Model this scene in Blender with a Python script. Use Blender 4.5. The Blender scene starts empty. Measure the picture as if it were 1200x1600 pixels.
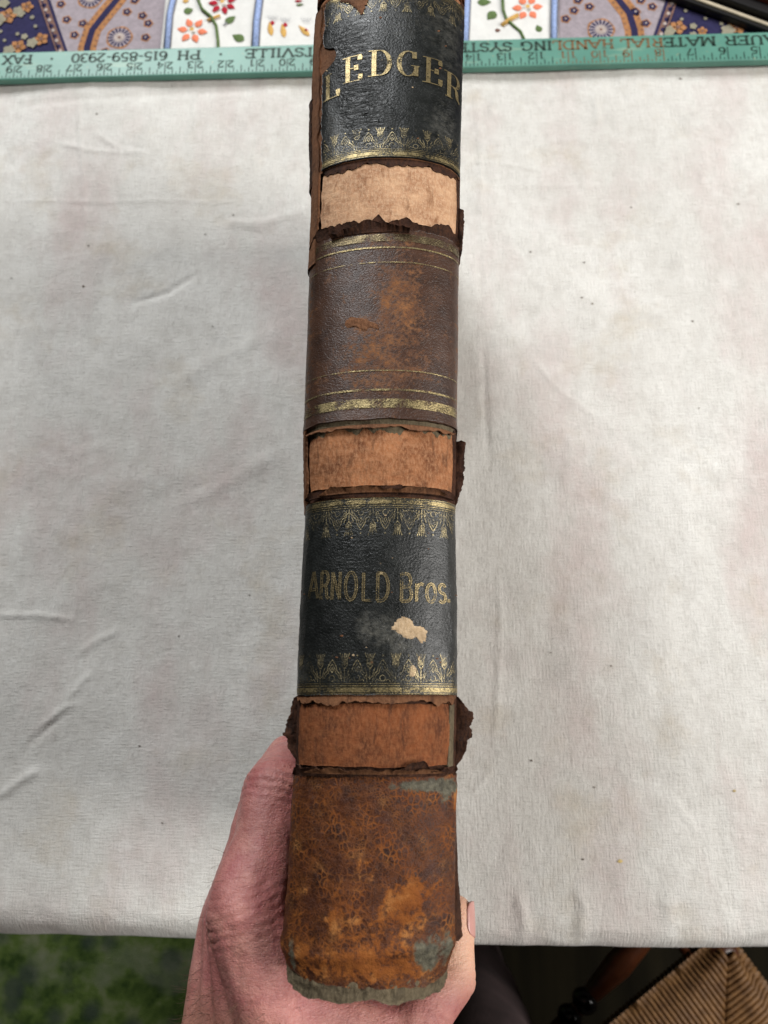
import bpy, bmesh, math, random
from mathutils import Vector, Matrix, noise as mnoise
R = math.radians
rnd = random.Random(7)
sc = bpy.context.scene
COL = sc.collection

# ------------------------------------------------------------------ camera
F = 1202.0                      # focal length in photograph pixels (26 mm equivalent)
TZ = 0.74                       # table top
CZ = TZ + 0.5337
cam = bpy.data.cameras.new('camera'); camo = bpy.data.objects.new('camera', cam)
COL.objects.link(camo); sc.camera = camo
cam.sensor_fit = 'VERTICAL'; cam.sensor_height = 34.6; cam.sensor_width = 25.95
cam.lens = F / 1600 * 34.6
cam.clip_start = 0.01; cam.clip_end = 60
CAMROT = Matrix.Rotation(R(2.2), 4, 'Y') @ Matrix.Rotation(R(14.0), 4, 'X')
camo.matrix_world = Matrix.Translation((0, 0, CZ)) @ CAMROT
cam.dof.use_dof = True; cam.dof.focus_distance = 0.30; cam.dof.aperture_fstop = 14

# ------------------------------------------------------------------ light
w = bpy.data.worlds.new('World'); sc.world = w; w.use_nodes = True
w.node_tree.nodes['Background'].inputs[0].default_value = (1.0, 0.88, 0.75, 1)
w.node_tree.nodes['Background'].inputs[1].default_value = 0.026

def window(name, loc, target, sx, sy, power, col):
    l = bpy.data.lights.new(name, 'AREA'); l.shape = 'RECTANGLE'; l.size = sx; l.size_y = sy
    l.energy = power; l.color = col
    o = bpy.data.objects.new(name, l); COL.objects.link(o); o.location = loc
    o.rotation_euler = (Vector(target) - Vector(loc)).to_track_quat('-Z', 'Y').to_euler()
window('window_light', (1.72, -0.05, 2.05), (0, -0.12, 0.8), 1.0, 1.3, 61, (1.0, 0.975, 0.94))
window('window_light', (-0.75, 1.95, 2.35), (0, 0.15, 0.8), 0.85, 1.0, 67, (0.965, 0.985, 1.0))

sc.view_settings.view_transform = 'Standard'; sc.view_settings.look = 'None'
sc.view_settings.exposure = 0.0; sc.view_settings.gamma = 1.0
sc.render.engine = 'CYCLES'
sc.cycles.use_denoising = True
sc.cycles.max_bounces = 8

# ------------------------------------------------------------------ helpers
CR3 = CAMROT.to_3x3()
def ray(px, py):
    return (CR3 @ Vector(((px - 600) / F, -(py - 800) / F, -1)))
def P(px, py, z=TZ):                 # where a measured image point meets the level z
    d = ray(px, py); t = (z - CZ) / d.z
    return Vector((d.x * t, d.y * t, z))
def N3(x, y, z=0.0): return mnoise.noise(Vector((x, y, z)))
def fbm(x, y, z=0.0, o=3):
    s = 0; a = 1
    for _ in range(o):
        s += a * mnoise.noise(Vector((x, y, z))); x *= 2.1; y *= 2.1; z *= 2.1; a *= .5
    return s
def lerp(a, b, t): return a + (b - a) * t
def sstep(a, b, x):
    t = max(0., min(1., (x - a) / (b - a))); return t * t * (3 - 2 * t)

BASE = {}
def empty(name, loc, label, cat, group=None):
    o = bpy.data.objects.new(name, None); COL.objects.link(o); o.location = loc
    o.empty_display_size = .03
    BASE[o.name] = Vector(loc); tag(o, label, cat, group); return o
def tag(o, label=None, cat=None, group=None, kind=None):
    for k, v in (('label', label), ('category', cat), ('group', group), ('kind', kind)):
        if v: o[k] = v
    return o
def mesh(name, vs, fs, m, parent=None, smooth=True, uvs=None, attrs=None, base=None, mats=None, fm=None):
    """vs are world coordinates"""
    b = BASE[parent.name] if parent else (Vector(base) if base is not None else Vector((0, 0, 0)))
    me = bpy.data.meshes.new(name)
    me.from_pydata([(v[0] - b.x, v[1] - b.y, v[2] - b.z) for v in vs], [], fs)
    for x in ([m] + (mats or [])): me.materials.append(x)
    if fm: me.polygons.foreach_set('material_index', fm)
    if smooth: me.polygons.foreach_set('use_smooth', [True] * len(me.polygons))
    if uvs:
        ul = me.uv_layers.new(name='UVMap')
        buf = []
        for l in me.loops: buf += uvs[l.vertex_index]
        ul.data.foreach_set('uv', buf)
    for k, vals in (attrs or {}).items():
        a = me.attributes.new(k, 'FLOAT', 'POINT'); a.data.foreach_set('value', vals)
    me.update()
    o = bpy.data.objects.new(name, me); COL.objects.link(o)
    if parent: o.parent = parent
    else: o.location = b
    BASE[o.name] = b.copy()
    return o
class MB:
    def __init__(s): s.v = []; s.f = []
    def add(s, vs, fs):
        n = len(s.v); s.v += [tuple(x) for x in vs]; s.f += [tuple(i + n for i in f) for f in fs]; return s
    def box(s, c, d, rz=0., bev=0.):
        M = Matrix.Translation(c) @ Matrix.Rotation(rz, 4, 'Z')
        bm = bmesh.new(); bmesh.ops.create_cube(bm, size=1)
        for v in bm.verts: v.co = Vector((v.co.x * d[0], v.co.y * d[1], v.co.z * d[2]))
        if bev: bmesh.ops.bevel(bm, geom=bm.edges[:], offset=bev, segments=2, affect='EDGES', profile=.5)
        for v in bm.verts: v.co = M @ v.co
        bm.verts.index_update(); s.add([v.co.copy() for v in bm.verts], [[v.index for v in f.verts] for f in bm.faces]); bm.free(); return s
    def lathe(s, a, b, prof, n=20):
        a = Vector(a); b = Vector(b); ax = (b - a); L = ax.length; ax.normalize()
        q = ax.to_track_quat('Z', 'Y')
        vs = []
        for t, r in prof:
            for k in range(n):
                an = 2 * math.pi * k / n
                vs.append(a + ax * (t * L) + q @ Vector((r * math.cos(an), r * math.sin(an), 0)))
        fs = [(i * n + k, i * n + (k + 1) % n, (i + 1) * n + (k + 1) % n, (i + 1) * n + k) for i in range(len(prof) - 1) for k in range(n)]
        fs += [tuple(range(n - 1, -1, -1)), tuple((len(prof) - 1) * n + k for k in range(n))]
        return s.add(vs, fs)
    def tube(s, pts, rs, n=8):
        pts = [Vector(p) for p in pts]
        if not hasattr(rs, '__len__'): rs = [rs] * len(pts)
        vs = []
        for i, p in enumerate(pts):
            d = (pts[min(i + 1, len(pts) - 1)] - pts[max(i - 1, 0)]).normalized()
            q = d.to_track_quat('Z', 'Y')
            for k in range(n):
                an = 2 * math.pi * k / n
                vs.append(p + q @ Vector((rs[i] * math.cos(an), rs[i] * math.sin(an), 0)))
        fs = [(i * n + k, i * n + (k + 1) % n, (i + 1) * n + (k + 1) % n, (i + 1) * n + k) for i in range(len(pts) - 1) for k in range(n)]
        fs += [tuple(range(n - 1, -1, -1)), tuple((len(pts) - 1) * n + k for k in range(n))]
        return s.add(vs, fs)
    def build(s, name, m, parent=None, smooth=False, **k): return mesh(name, s.v, s.f, m, parent, smooth, **k)

# ------------------------------------------------------------------ materials
class Mat:
    def __init__(s, name, rough=.6, spec=.5):
        s.m = bpy.data.materials.new(name); s.m.use_nodes = True
        s.t = s.m.node_tree; s.b = s.t.nodes['Principled BSDF']
        s.set('Roughness', rough); s.set('Specular IOR Level', spec)
        s._uv = s._ob = None
    def set(s, k, v):
        i = s.b.inputs[k]
        if hasattr(v, 'is_output'): s.t.links.new(v, i)
        elif isinstance(v, tuple) and len(v) == 3 and i.type == 'RGBA': i.default_value = (*v, 1)
        else: i.default_value = v
        return s
    def node(s, typ, props=None, ins=None):
        n = s.t.nodes.new(typ)
        for k, v in (props or {}).items(): setattr(n, k, v)
        for k, v in (ins or {}).items():
            i = n.inputs[k]
            if hasattr(v, 'is_output'): s.t.links.new(v, i)
            elif isinstance(v, tuple) and len(v) == 3 and i.type == 'RGBA': i.default_value = (*v, 1)
            else: i.default_value = v
        return n
    @property
    def uv(s):
        if not s._uv: s._uv = s.node('ShaderNodeUVMap', {'uv_map': 'UVMap'}).outputs[0]
        return s._uv
    @property
    def ob(s):
        if not s._ob: s._ob = s.node('ShaderNodeTexCoord').outputs['Object']
        return s._ob
    def map(s, v, scale=(1, 1, 1), rot=(0, 0, 0), loc=(0, 0, 0)):
        return s.node('ShaderNodeMapping', None, {'Vector': v, 'Scale': scale, 'Rotation': rot, 'Location': loc}).outputs[0]
    def noise(s, v, scale, detail=4., rough=.55, dist=0.):
        return s.node('ShaderNodeTexNoise', None, {'Vector': v, 'Scale': scale, 'Detail': detail, 'Roughness': rough, 'Distortion': dist}).outputs['Fac']
    def voro(s, v, scale, feat='DISTANCE_TO_EDGE', rnd=1.):
        n = s.node('ShaderNodeTexVoronoi', {'feature': feat}, {'Vector': v, 'Scale': scale, 'Randomness': rnd})
        return n.outputs['Distance']
    def attr(s, name): return s.node('ShaderNodeAttribute', {'attribute_name': name}).outputs['Fac']
    def ramp(s, f, stops):
        n = s.node('ShaderNodeValToRGB', None, {'Fac': f}); e = n.color_ramp.elements
        while len(e) < len(stops): e.new(.5)
        for i, (p, c) in enumerate(stops):
            e[i].position = p; e[i].color = (*c, 1) if isinstance(c, tuple) else (c, c, c, 1)
        return n.outputs[0]
    def mix(s, f, a, b, blend='MIX'):
        n = s.node('ShaderNodeMix', {'data_type': 'RGBA', 'blend_type': blend})
        for i, v in ((0, f), (6, a), (7, b)):
            if hasattr(v, 'is_output'): s.t.links.new(v, n.inputs[i])
            elif isinstance(v, tuple): n.inputs[i].default_value = (*v, 1)
            else: n.inputs[i].default_value = v
        return n.outputs[2]
    def math(s, op, a, b=0., c=None):
        n = s.node('ShaderNodeMath', {'operation': op})
        for i, v in enumerate((a, b) if c is None else (a, b, c)):
            if hasattr(v, 'is_output'): s.t.links.new(v, n.inputs[i])
            else: n.inputs[i].default_value = v
        return n.outputs[0]
    def bump(s, h, strength=.5, dist=.0005):
        n = s.node('ShaderNodeBump', None, {'Height': h, 'Strength': strength, 'Distance': dist})
        if s.b.inputs['Normal'].links: s.t.links.new(s.b.inputs['Normal'].links[0].from_socket, n.inputs['Normal'])
        s.t.links.new(n.outputs[0], s.b.inputs['Normal']); return s
    def worn(s, keep):            # show only where keep is 1
        tr = s.node('ShaderNodeBsdfTransparent'); mx = s.node('ShaderNodeMixShader')
        s.t.links.new(keep, mx.inputs[0]); s.t.links.new(tr.outputs[0], mx.inputs[1]); s.t.links.new(s.b.outputs[0], mx.inputs[2])
        s.t.links.new(mx.outputs[0], s.t.nodes['Material Output'].inputs[0]); return s

def simple(name, col, rough=.7, var=.25, scale=60., bump=.3, bd=.0006, spec=.4):
    M = Mat(name, rough, spec); n = M.noise(M.ob, scale, 5)
    M.set('Base Color', M.ramp(n, [(.25, tuple(c * (1 - var) for c in col)), (.75, tuple(min(1, c * (1 + var)) for c in col))]))
    if bump: M.bump(M.noise(M.ob, scale * 6, 4), bump, bd)
    return M.m

# --- leathers (UV in metres: u around the spine, v along it)
def m_black():
    M = Mat('black_label_leather', .42, .38); uv = M.uv
    n = M.noise(uv, 60, 6); base = M.ramp(n, [(.3, (.0045, .0052, .0050)), (.7, (.0115, .0128, .0118))])
    g = M.noise(uv, 900, 3)
    base = M.mix(M.math('MULTIPLY', M.ramp(g, [(.55, 0.), (.8, 1.)]), .35), base, (.05, .055, .05))
    wv = M.attr('wear'); f = M.noise(uv, 420, 6, .7)                      # scuffed, dusty patches
    k = M.ramp(M.math('MULTIPLY', wv, M.ramp(f, [(.3, 0.), (.7, 1.)])), [(.15, 0.), (.8, 1.)])
    base = M.mix(k, base, (.085, .082, .07))
    sp = M.voro(uv, 330, 'F1'); sn = M.noise(uv, 170, 2)                  # tan flecks where the surface has chipped
    fl = M.math('MULTIPLY', M.ramp(sp, [(.05, 1.), (.16, 0.)]), M.ramp(sn, [(.66, 0.), (.70, 1.)]))
    base = M.mix(fl, base, (.16, .11, .06))
    M.set('Base Color', base)
    M.set('Roughness', M.ramp(M.noise(uv, 240, 5), [(.3, .26), (.7, .46)]))
    cr = M.ramp(M.voro(M.map(uv, (1, .7, 1)), 700), [(.0, 0.), (.10, 1.)])
    M.bump(M.noise(uv, 1300, 4), .5, .0005); M.bump(cr, .10, .0002)
    wr = M.noise(M.map(uv, (.55, 1.7, 1), (0, 0, .3)), 420, 3, .5, 1.2)
    M.bump(M.math('MULTIPLY', wr, M.attr('crease')), .9, .0016)
    return M.m
def m_brown():
    M = Mat('brown_panel_leather', .5, .32); uv = M.uv
    n = M.noise(uv, 70, 6, .6); base = M.ramp(n, [(.3, (.024, .012, .008)), (.7, (.066, .030, .017))])
    f = M.noise(uv, 650, 7, .75); wv = M.attr('wear')
    f2 = M.noise(uv, 170, 5, .65)
    k = M.ramp(M.math('ADD', M.math('ADD', M.math('MULTIPLY', wv, .50), M.math('MULTIPLY', M.math('SUBTRACT', f, .5), 1.9)), M.math('MULTIPLY', M.math('SUBTRACT', f2, .5), 1.1)), [(.15, 0.), (.70, 1.)])
    base = M.mix(M.math('MULTIPLY', k, .9), base, M.ramp(M.noise(uv, 200, 3), [(.35, (.13, .045, .012)), (.7, (.28, .115, .034))]))
    M.set('Base Color', base); M.set('Roughness', M.ramp(k, [(0., .40), (1., .8)]))
    M.bump(M.noise(uv, 1600, 4), .4, .0004); M.bump(M.ramp(M.voro(uv, 650), [(0., 0.), (.09, 1.)]), .2, .0003)
    return M.m
def m_tail():
    M = Mat('cracked_tail_leather', .6, .2); uv = M.uv
    d = M.noise(uv, 350, 3)
    uvw = M.node('ShaderNodeVectorMath', {'operation': 'ADD'}, {0: uv, 1: M.node('ShaderNodeVectorMath', {'operation': 'SCALE'}, {0: M.node('ShaderNodeTexNoise', None, {'Vector': uv, 'Scale': 260., 'Detail': 3.}).outputs['Color'], 'Scale': .0022}).outputs[0]}).outputs[0]
    n = M.noise(uv, 110, 6, .65); base = M.ramp(n, [(.3, (.020, .008, .005)), (.7, (.066, .022, .011))])
    wv = M.attr('wear')
    c1 = M.voro(M.map(uvw, (1., .8, 1.)), 560); c2 = M.voro(uvw, 1150)
    gate = M.noise(uv, 95, 4)
    cr1 = M.math('MULTIPLY', M.ramp(c1, [(.03, 1.), (.17, 0.)]), M.ramp(gate, [(.42, 0.), (.58, 1.)]))
    cr2 = M.math('MULTIPLY', M.ramp(c2, [(.04, 1.), (.24, 0.)]), M.ramp(M.noise(uv, 150, 4), [(.38, 0.), (.56, 1.)]))
    f = M.noise(uv, 420, 7, .72)
    f2 = M.noise(uv, 130, 5, .65)
    k = M.ramp(M.math('ADD', M.math('ADD', M.math('MULTIPLY', wv, .72), M.math('MULTIPLY', M.math('SUBTRACT', f, .5), 1.5)), M.math('MULTIPLY', M.math('SUBTRACT', f2, .5), .9)), [(.40, 0.), (.58, 1.)])
    k = M.math('MAXIMUM', k, M.math('MAXIMUM', M.math('MULTIPLY', cr1, .85), M.math('MULTIPLY', cr2, .45)))
    tan = M.ramp(M.noise(uv, 130, 5), [(.3, (.13, .036, .008)), (.55, (.22, .070, .014)), (.75, (.36, .160, .050))])
    base = M.mix(k, base, tan)
    gr = M.ramp(M.math('ADD', M.attr('grey'), M.math('MULTIPLY', M.math('SUBTRACT', M.noise(uv, 420, 5, .7), .5), 1.6)), [(.38, 0.), (.66, 1.)])
    base = M.mix(gr, base, M.ramp(M.noise(uv, 500, 5), [(.3, (.034, .031, .022)), (.7, (.135, .122, .085))]))
    M.set('Base Color', base); M.set('Roughness', M.ramp(k, [(0., .45), (1., .85)]))
    M.bump(M.math('MINIMUM', M.ramp(c1, [(0., 0.), (.14, 1.)]), M.ramp(c2, [(0., .3), (.2, 1.)])), .3, .0005)
    M.bump(f, .5, .0008)
    return M.m
def m_band(name, lo, hi, fib, dark, streak=1.):
    M = Mat(name, .85, .25); uv = M.uv
    n = M.noise(uv, 90, 6, .68); base = M.ramp(n, [(.36, lo), (.62, hi)])
    f = M.noise(M.map(uv, (1, .45, 1)), 1100, 6, .75)
    base = M.mix(M.ramp(f, [(.42, 0.), (.75, 1.)]), base, fib)
    d = M.noise(M.map(uv, (2.2, .6, 1)), 130, 5, .65, .6)
    base = M.mix(M.math('MULTIPLY', M.ramp(d, [(.55, 0.), (.78, 1.)]), streak), base, dark)
    M.set('Base Color', base)
    M.bump(f, .6, .0007); M.bump(M.noise(M.map(uv, (.7, 1.6, 1)), 380, 4), .45, .0008)
    return M.m
def m_gold(name, keep_lo=.38, keep_hi=.5, base=(.33, .26, .13)):
    M = Mat(name, .42, .5); uv = M.uv
    M.set('Metallic', .8)
    n = M.noise(uv, 600, 4)
    M.set('Base Color', M.ramp(n, [(.3, tuple(c * .55 for c in base)), (.7, base)]))
    M.bump(M.noise(uv, 1800, 3), .5, .0004)
    k = M.ramp(M.math('ADD', M.math('MULTIPLY', M.noise(uv, 160, 3), .6), M.math('MULTIPLY', M.noise(uv, 1400, 3), .4)), [(keep_lo, 0.), (keep_hi, 1.)])
    return M.worn(k).m
BLACK = m_black(); BROWN = m_brown(); TAIL = m_tail()
BAND3 = m_band('pale_tan_band', (.31, .150, .075), (.53, .310, .175), (.60, .40, .255), (.16, .060, .020), 1.)
BAND2 = m_band('orange_tan_band', (.125, .040, .014), (.33, .130, .052), (.42, .215, .110), (.048, .017, .007), 1.)
BAND1 = m_band('russet_band', (.070, .021, .008), (.19, .055, .016), (.255, .098, .038), (.030, .010, .006), 1.)
RAW = m_band('raw_torn_leather', (.075, .030, .013), (.16, .066, .028), (.20, .095, .045), (.03, .012, .007), 1.)
DARKRAW = m_band('torn_leather_and_gap_shade', (.012, .005, .003), (.040, .015, .008), (.085, .032, .013), (.006, .003, .002), 1.)  # torn leather; also the painted shade in the gaps beside the bands
LINER = m_band('grey_spine_board', (.050, .037, .021), (.115, .088, .052), (.165, .130, .080), (.020, .015, .010), 1.)
CHIP = m_band('pale_exposed_paper', (.27, .18, .10), (.48, .34, .20), (.54, .41, .27), (.12, .09, .06), 1.)
GOLD = m_gold('worn_gilt', .40, .54); GOLDTHIN = m_gold('faded_gilt_ornament', .42, .58, (.40, .33, .19))
GOLDTXT = m_gold('gilt_lettering', .37, .47, (.36, .28, .14))
GOLDDIM = m_gold('rubbed_gilt_fill', .40, .58, (.20, .155, .085))

# ------------------------------------------------------------------ spine surface
HB = 0.255; ZS = CZ - HB          # level of the spine's crest
EDGE = [(1568, 462, 690), (1490, 441, 706), (1400, 450, 708), (1300, 455, 709), (1210, 461, 710), (1090, 464, 713), (1000, 467, 713),
        (900, 472, 712), (790, 477, 711), (650, 475, 712), (500, 481, 714), (400, 484, 716), (260, 489, 718), (100, 489, 722), (0, 494, 725)]
ROWS = []
for py, l, r in EDGE:
    l += 4; r -= 5
    a = P(l, py, ZS - .008); b = P(r, py, ZS - .008); y = P(600, py, ZS).y
    ROWS.append((y, a.x, b.x))
ROWS[0] = (ROWS[0][0], ROWS[1][1] + .0012, ROWS[1][2] - .0012)
y0, l0, r0 = ROWS[-1]; ym, lm, rm_ = ROWS[-5]
YT = ROWS[0][0]                                      # tail
YMID = (P(600, 355, ZS).y + P(600, 660, ZS).y) / 2
YH = 2 * YMID - P(600, 1545, ZS).y                   # head, by symmetry of the spine
ROWS.append((YH + .01, l0 + .0015, r0 + .002))
def edges(y):
    if y <= ROWS[0][0]: return ROWS[0][1], ROWS[0][2]
    for (ya, la, ra), (yb, lb, rb) in zip(ROWS, ROWS[1:]):
        if y <= yb:
            t = (y - ya) / (yb - ya); return lerp(la, lb, t), lerp(ra, rb, t)
    return ROWS[-1][1], ROWS[-1][2]
SAG = .50
HPI = math.pi / 2
def spine(a, y, r=0.):
    l, rr = edges(y); ww = (rr - l) / 2; c = (rr + l) / 2; d = ww * SAG
    if abs(a) <= HPI:
        s_, c_ = math.sin(a), math.cos(a); n = Vector((s_ / ww, 0, c_ / d)).normalized()
        p = Vector((c + ww * s_, y, ZS - d * (1 - c_)))
    else:
        sg = 1 if a > 0 else -1; n = Vector((sg, 0, 0)); p = Vector((c + sg * ww, y, ZS - d - (abs(a) - HPI) * ww))
    return p + n * r
ETAB = [0.]
for i in range(1, 901):
    a = HPI * (i - .5) / 900; ETAB.append(ETAB[-1] + math.sqrt(math.cos(a)**2 + SAG**2 * math.sin(a)**2) * HPI / 900)
def E(a):
    s = 1 if a >= 0 else -1; a = abs(a)
    return s * (ETAB[-1] + a - HPI if a >= HPI else ETAB[int(a / HPI * 900)])
def Einv(e):
    s = 1 if e >= 0 else -1; e = abs(e)
    if e >= ETAB[-1]: return s * (HPI + e - ETAB[-1])
    lo, hi = 0, 900
    while hi - lo > 1:
        m = (lo + hi) // 2
        if ETAB[m] < e: lo = m
        else: hi = m
    return s * HPI * (lo + (e - ETAB[lo]) / max(1e-9, ETAB[hi] - ETAB[lo])) / 900
WREF = .0265                       # arc lengths are measured for this half width
def Y(py): return P(600, py, ZS).y
def ay(px, py, r=0.):              # image point -> (a, y) on the spine
    z = ZS
    for _ in range(8):
        p = P(px, py, z); l, rr = edges(p.y); ww = (rr - l) / 2
        s_ = max(-.995, min(.995, (p.x - (l + rr) / 2) / ww)); a = math.asin(s_)
        z = ZS - ww * SAG * (1 - math.cos(a)) + r
    return a, p.y

def rel(a, y):                     # slow undulation of the whole spine
    return .00035 * N3(a * 1.7, y * 30) + .00012 * N3(a * 6, y * 130, 3)
def patch(name, parent, m, a0, a1, ylo, yhi, rf, na, ny, thick, attrs=None):
    fa0 = a0 if callable(a0) else (lambda y: a0); fa1 = a1 if callable(a1) else (lambda y: a1)
    ylc = ylo if callable(ylo) else (lambda a: ylo); yhc = yhi if callable(yhi) else (lambda a: yhi)
    ym0 = ylc(0); ym1 = yhc(0)
    top = []; bot = []; uv = []; at = {k: [] for k in (attrs or {})}
    for j in range(ny + 1):
        t = j / ny; yy = lerp(ym0, ym1, t); A0 = fa0(yy); A1 = fa1(yy)
        for i in range(na + 1):
            a = lerp(A0, A1, i / na); y = lerp(ylc(a), yhc(a), t)
            r = rf(a, y, t) + rel(a, y)
            top.append(spine(a, y, r)); bot.append(spine(a, y, r - thick)); uv.append((E(a) * WREF, y))
            for k, fn in (attrs or {}).items(): at[k].append(fn(a, y))
    n = len(top); W = na + 1; fs = []
    for j in range(ny):
        for i in range(na):
            k = j * W + i; fs.append((k, k + 1, k + 1 + W, k + W)); fs.append((n + k, n + k + W, n + k + 1 + W, n + k + 1))
    def wall(ids):
        for p, q in zip(ids, ids[1:]): fs.append((p, n + p, n + q, q))
    wall([i for i in range(W)][::-1]); wall([ny * W + i for i in range(W)])
    wall([j * W for j in range(ny + 1)]); wall([j * W + na for j in range(ny + 1)][::-1])
    return mesh(name, top + bot, fs, m, parent, True, uv + uv, {k: v + v for k, v in at.items()})

book_base = Vector((P(598, 500, ZS).x, YMID, TZ + .002))
book = empty('ledger_book', book_base, 'thick old ledger with torn brown and black leather spine, standing on the canvas', 'book')

RP = .0016                          # how far the leather panels stand proud of the spine lining
def rag(seed, amp, f=9.):           # ragged offset as a function of a
    return lambda a: amp * (1.1 * N3(a * f * .6, seed) + .6 * N3(a * f * 1.9, seed + 5) + .18 * N3(a * f * 6, seed + 9))

# spine lining (what shows at the tail and at the edges of the bands)
def tail_rag(a): return YT + .0016 * N3(a * 4, 1.3) + .0004 * N3(a * 13, 2.6) + .0045 * (1 - math.cos(min(abs(a), HPI)))**2
lin = patch('spine_lining', book, LINER, -HPI - .25, HPI + .25, tail_rag, lambda a: YH - .001, lambda a, y, t: -.0010 + .0012 * sstep(YT + .022, YT + .014, y) + .00035 * N3(a * 9, y * 400) + sstep(YT + .012, YT + .004, y) * (.0009 * abs(N3(a * 6, y * 300, 4)) + .0005 * N3(a * 17, y * 900, 7)), 120, 600, .0022)

def gauss(a, y, a0, y0, sa, sy): return math.exp(-((a - a0) / sa)**2 - ((y - y0) / sy)**2)
def blobs(lst):
    L = [(*ay(px, py), sa, sy, k) for px, py, sa, sy, k in lst]
    def f(a, y):
        return min(1., sum(k * gauss(a, y, a0, y0, sa, sy) for a0, y0, sa, sy, k in L))
    return f
def zero(a, y): return 0.

# --- tail panel
YA, YB = Y(1545), Y(1214)
r1 = rag(2.2, .0007, 5); r2 = rag(7.7, .0006, 6)
def tail_lo(a): return YA + r1(a) + .0062 * (1 - math.cos(min(abs(a), HPI)))**2 - .0012 * math.sin(a * .8)
def tail_r(a, y, t):
    k = sstep(YA + .016, YA, y)
    return RP + .0003 + .0006 * math.exp(-((y - YA - .009 - .0015 * math.sin(a * 2)) / .0022)**2) - .0014 * k * k + .00012 * N3(a * 14, y * 600) + .00025 * N3(a * 5, y * 160)
tw = blobs([(640, 1420, .35, .008, .62), (560, 1455, .5, .006, .4), (525, 1415, .16, .006, .7), (600, 1510, 1.6, .0065, .85), (480, 1440, .18, .012, .6), (470, 1380, .12, .014, .5),
            (555, 1290, .10, .003, .7), (570, 1345, .2, .004, .5), (705, 1250, .22, .008, .85), (500, 1250, .4, .003, .3), (660, 1390, .5, .006, .5), (700, 1350, .2, .02, .35), (590, 1400, .3, .012, .3)])
tg = blobs([(668, 1490, .16, .0050, 1.1), (650, 1484, .10, .004, .6), (692, 1478, .16, .0050, .9), (660, 1226, .5, .0022, .9), (700, 1228, .4, .0025, .7), (463, 1490, .10, .006, .7), (690, 1245, .15, .004, .5)])
tailp = patch('tail_panel', book, TAIL, -HPI - .55, HPI + .35, tail_lo, lambda a: YB + r2(a), tail_r, 190, 230, .0014, {'wear': tw, 'grey': tg})

# --- middle panel
YC, YD = Y(657), Y(362)
mw = blobs([(620, 450, .28, .012, .75), (640, 500, .25, .016, .6), (590, 545, .35, .014, .55), (565, 508, .10, .0025, .9), (600, 485, .05, .004, .8), (490, 520, .14, .06, .45),
            (712, 520, .12, .06, .6), (560, 560, .3, .01, .3), (600, 380, .9, .004, .45), (520, 430, .15, .006, .4), (600, 590, .8, .008, .35)])
r3 = rag(12.1, .0004, 5); r4 = rag(15.4, .0011, 5)
midp = patch('middle_panel', book, BROWN, -HPI - .45, HPI + .45, lambda a: YC + r3(a), lambda a: YD + r4(a), lambda a, y, t: RP + .0002 + .0003 * math.exp(-((y - YC) / .003)**2), 150, 180, .0013, {'wear': mw})

# --- label panels: raw leather under, black label over
def label_panel(ya, yb, al, ar, wear, crease, seed):
    und = patch('leather_under_label', book, RAW, -HPI - .5, HPI + .45, ya - .0004, yb + .0004, lambda a, y, t: RP - .0004 + .0002 * N3(a * 8, y * 300), 90, 150, .0012)
    rr = rag(seed, .00025, 6); r5 = rag(seed + 4, .00025, 6)
    rf = lambda a, y, t: RP + .00025 + .00025 * crease(a, y) * N3(a * 12, y * 800, 2)
    p = patch('black_label', book, BLACK, al, ar, lambda a: ya + rr(a), lambda a: yb + r5(a), rf, 170, 170, .0005, {'wear': wear, 'crease': crease})
    return p
YE, YF = Y(1086), Y(779)
aw = blobs([(600, 985, .22, .006, .8), (630, 1010, .20, .007, .7), (570, 980, .14, .006, .6), (480, 1050, .3, .012, .5), (560, 800, .5, .008, .35), (640, 1070, .9, .003, .3), (700, 960, .25, .03, .3)])
ac = blobs([(560, 850, .5, .012, .12), (660, 900, .3, .04, .12)])
alab = label_panel(YE, YF, lambda y: -1.36 + .05 * N3(y * 220, 4.4), lambda y: 1.40 + .03 * N3(y * 260, 8.1), aw, ac, 21.)
YG = Y(250); YI = Y(-16)
YG2 = YG
lw = blobs([(700, 60, .5, .03, .5), (690, 210, .4, .012, .6), (600, 30, .8, .008, .35), (540, 220, .3, .01, .4), (620, 60, .3, .006, .25), (520, 210, .2, .02, .4)])
lc = blobs([(560, 130, .22, .022, .75), (565, 180, .2, .016, .9), (545, 70, .25, .014, .55), (600, 190, .15, .008, .5), (590, 100, .12, .01, .5)])
NOTCH = [ay(524, 92)[1], ay(524, 92)[0]]
def lleft(y):
    base = -1.03 + .05 * N3(y * 240, 2.2) + .02 * N3(y * 900, 6.)
    return base + .30 * math.exp(-((y - NOTCH[0]) / .0052)**4) + .03 * N3(y * 600, 1.1) * math.exp(-((y - NOTCH[0]) / .01)**2)
llab = label_panel(YG, YI, lleft, lambda y: 1.42 + .04 * N3(y * 240, 9.1), lw, lc, 33.)
# panel beyond the last band at the head (mirrors the tail panel)
YJ = 2 * YMID - Y(1090); YK = 2 * YMID - Y(1208); YL = YH - .0012
headp = patch('head_panel', book, TAIL, -HPI - .5, HPI + .4, YK, lambda a: YL, lambda a, y, t: RP + .0001, 90, 70, .0013, {'wear': lambda a, y: .3 + .4 * N3(a * 2, y * 90), 'grey': zero})

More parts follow.
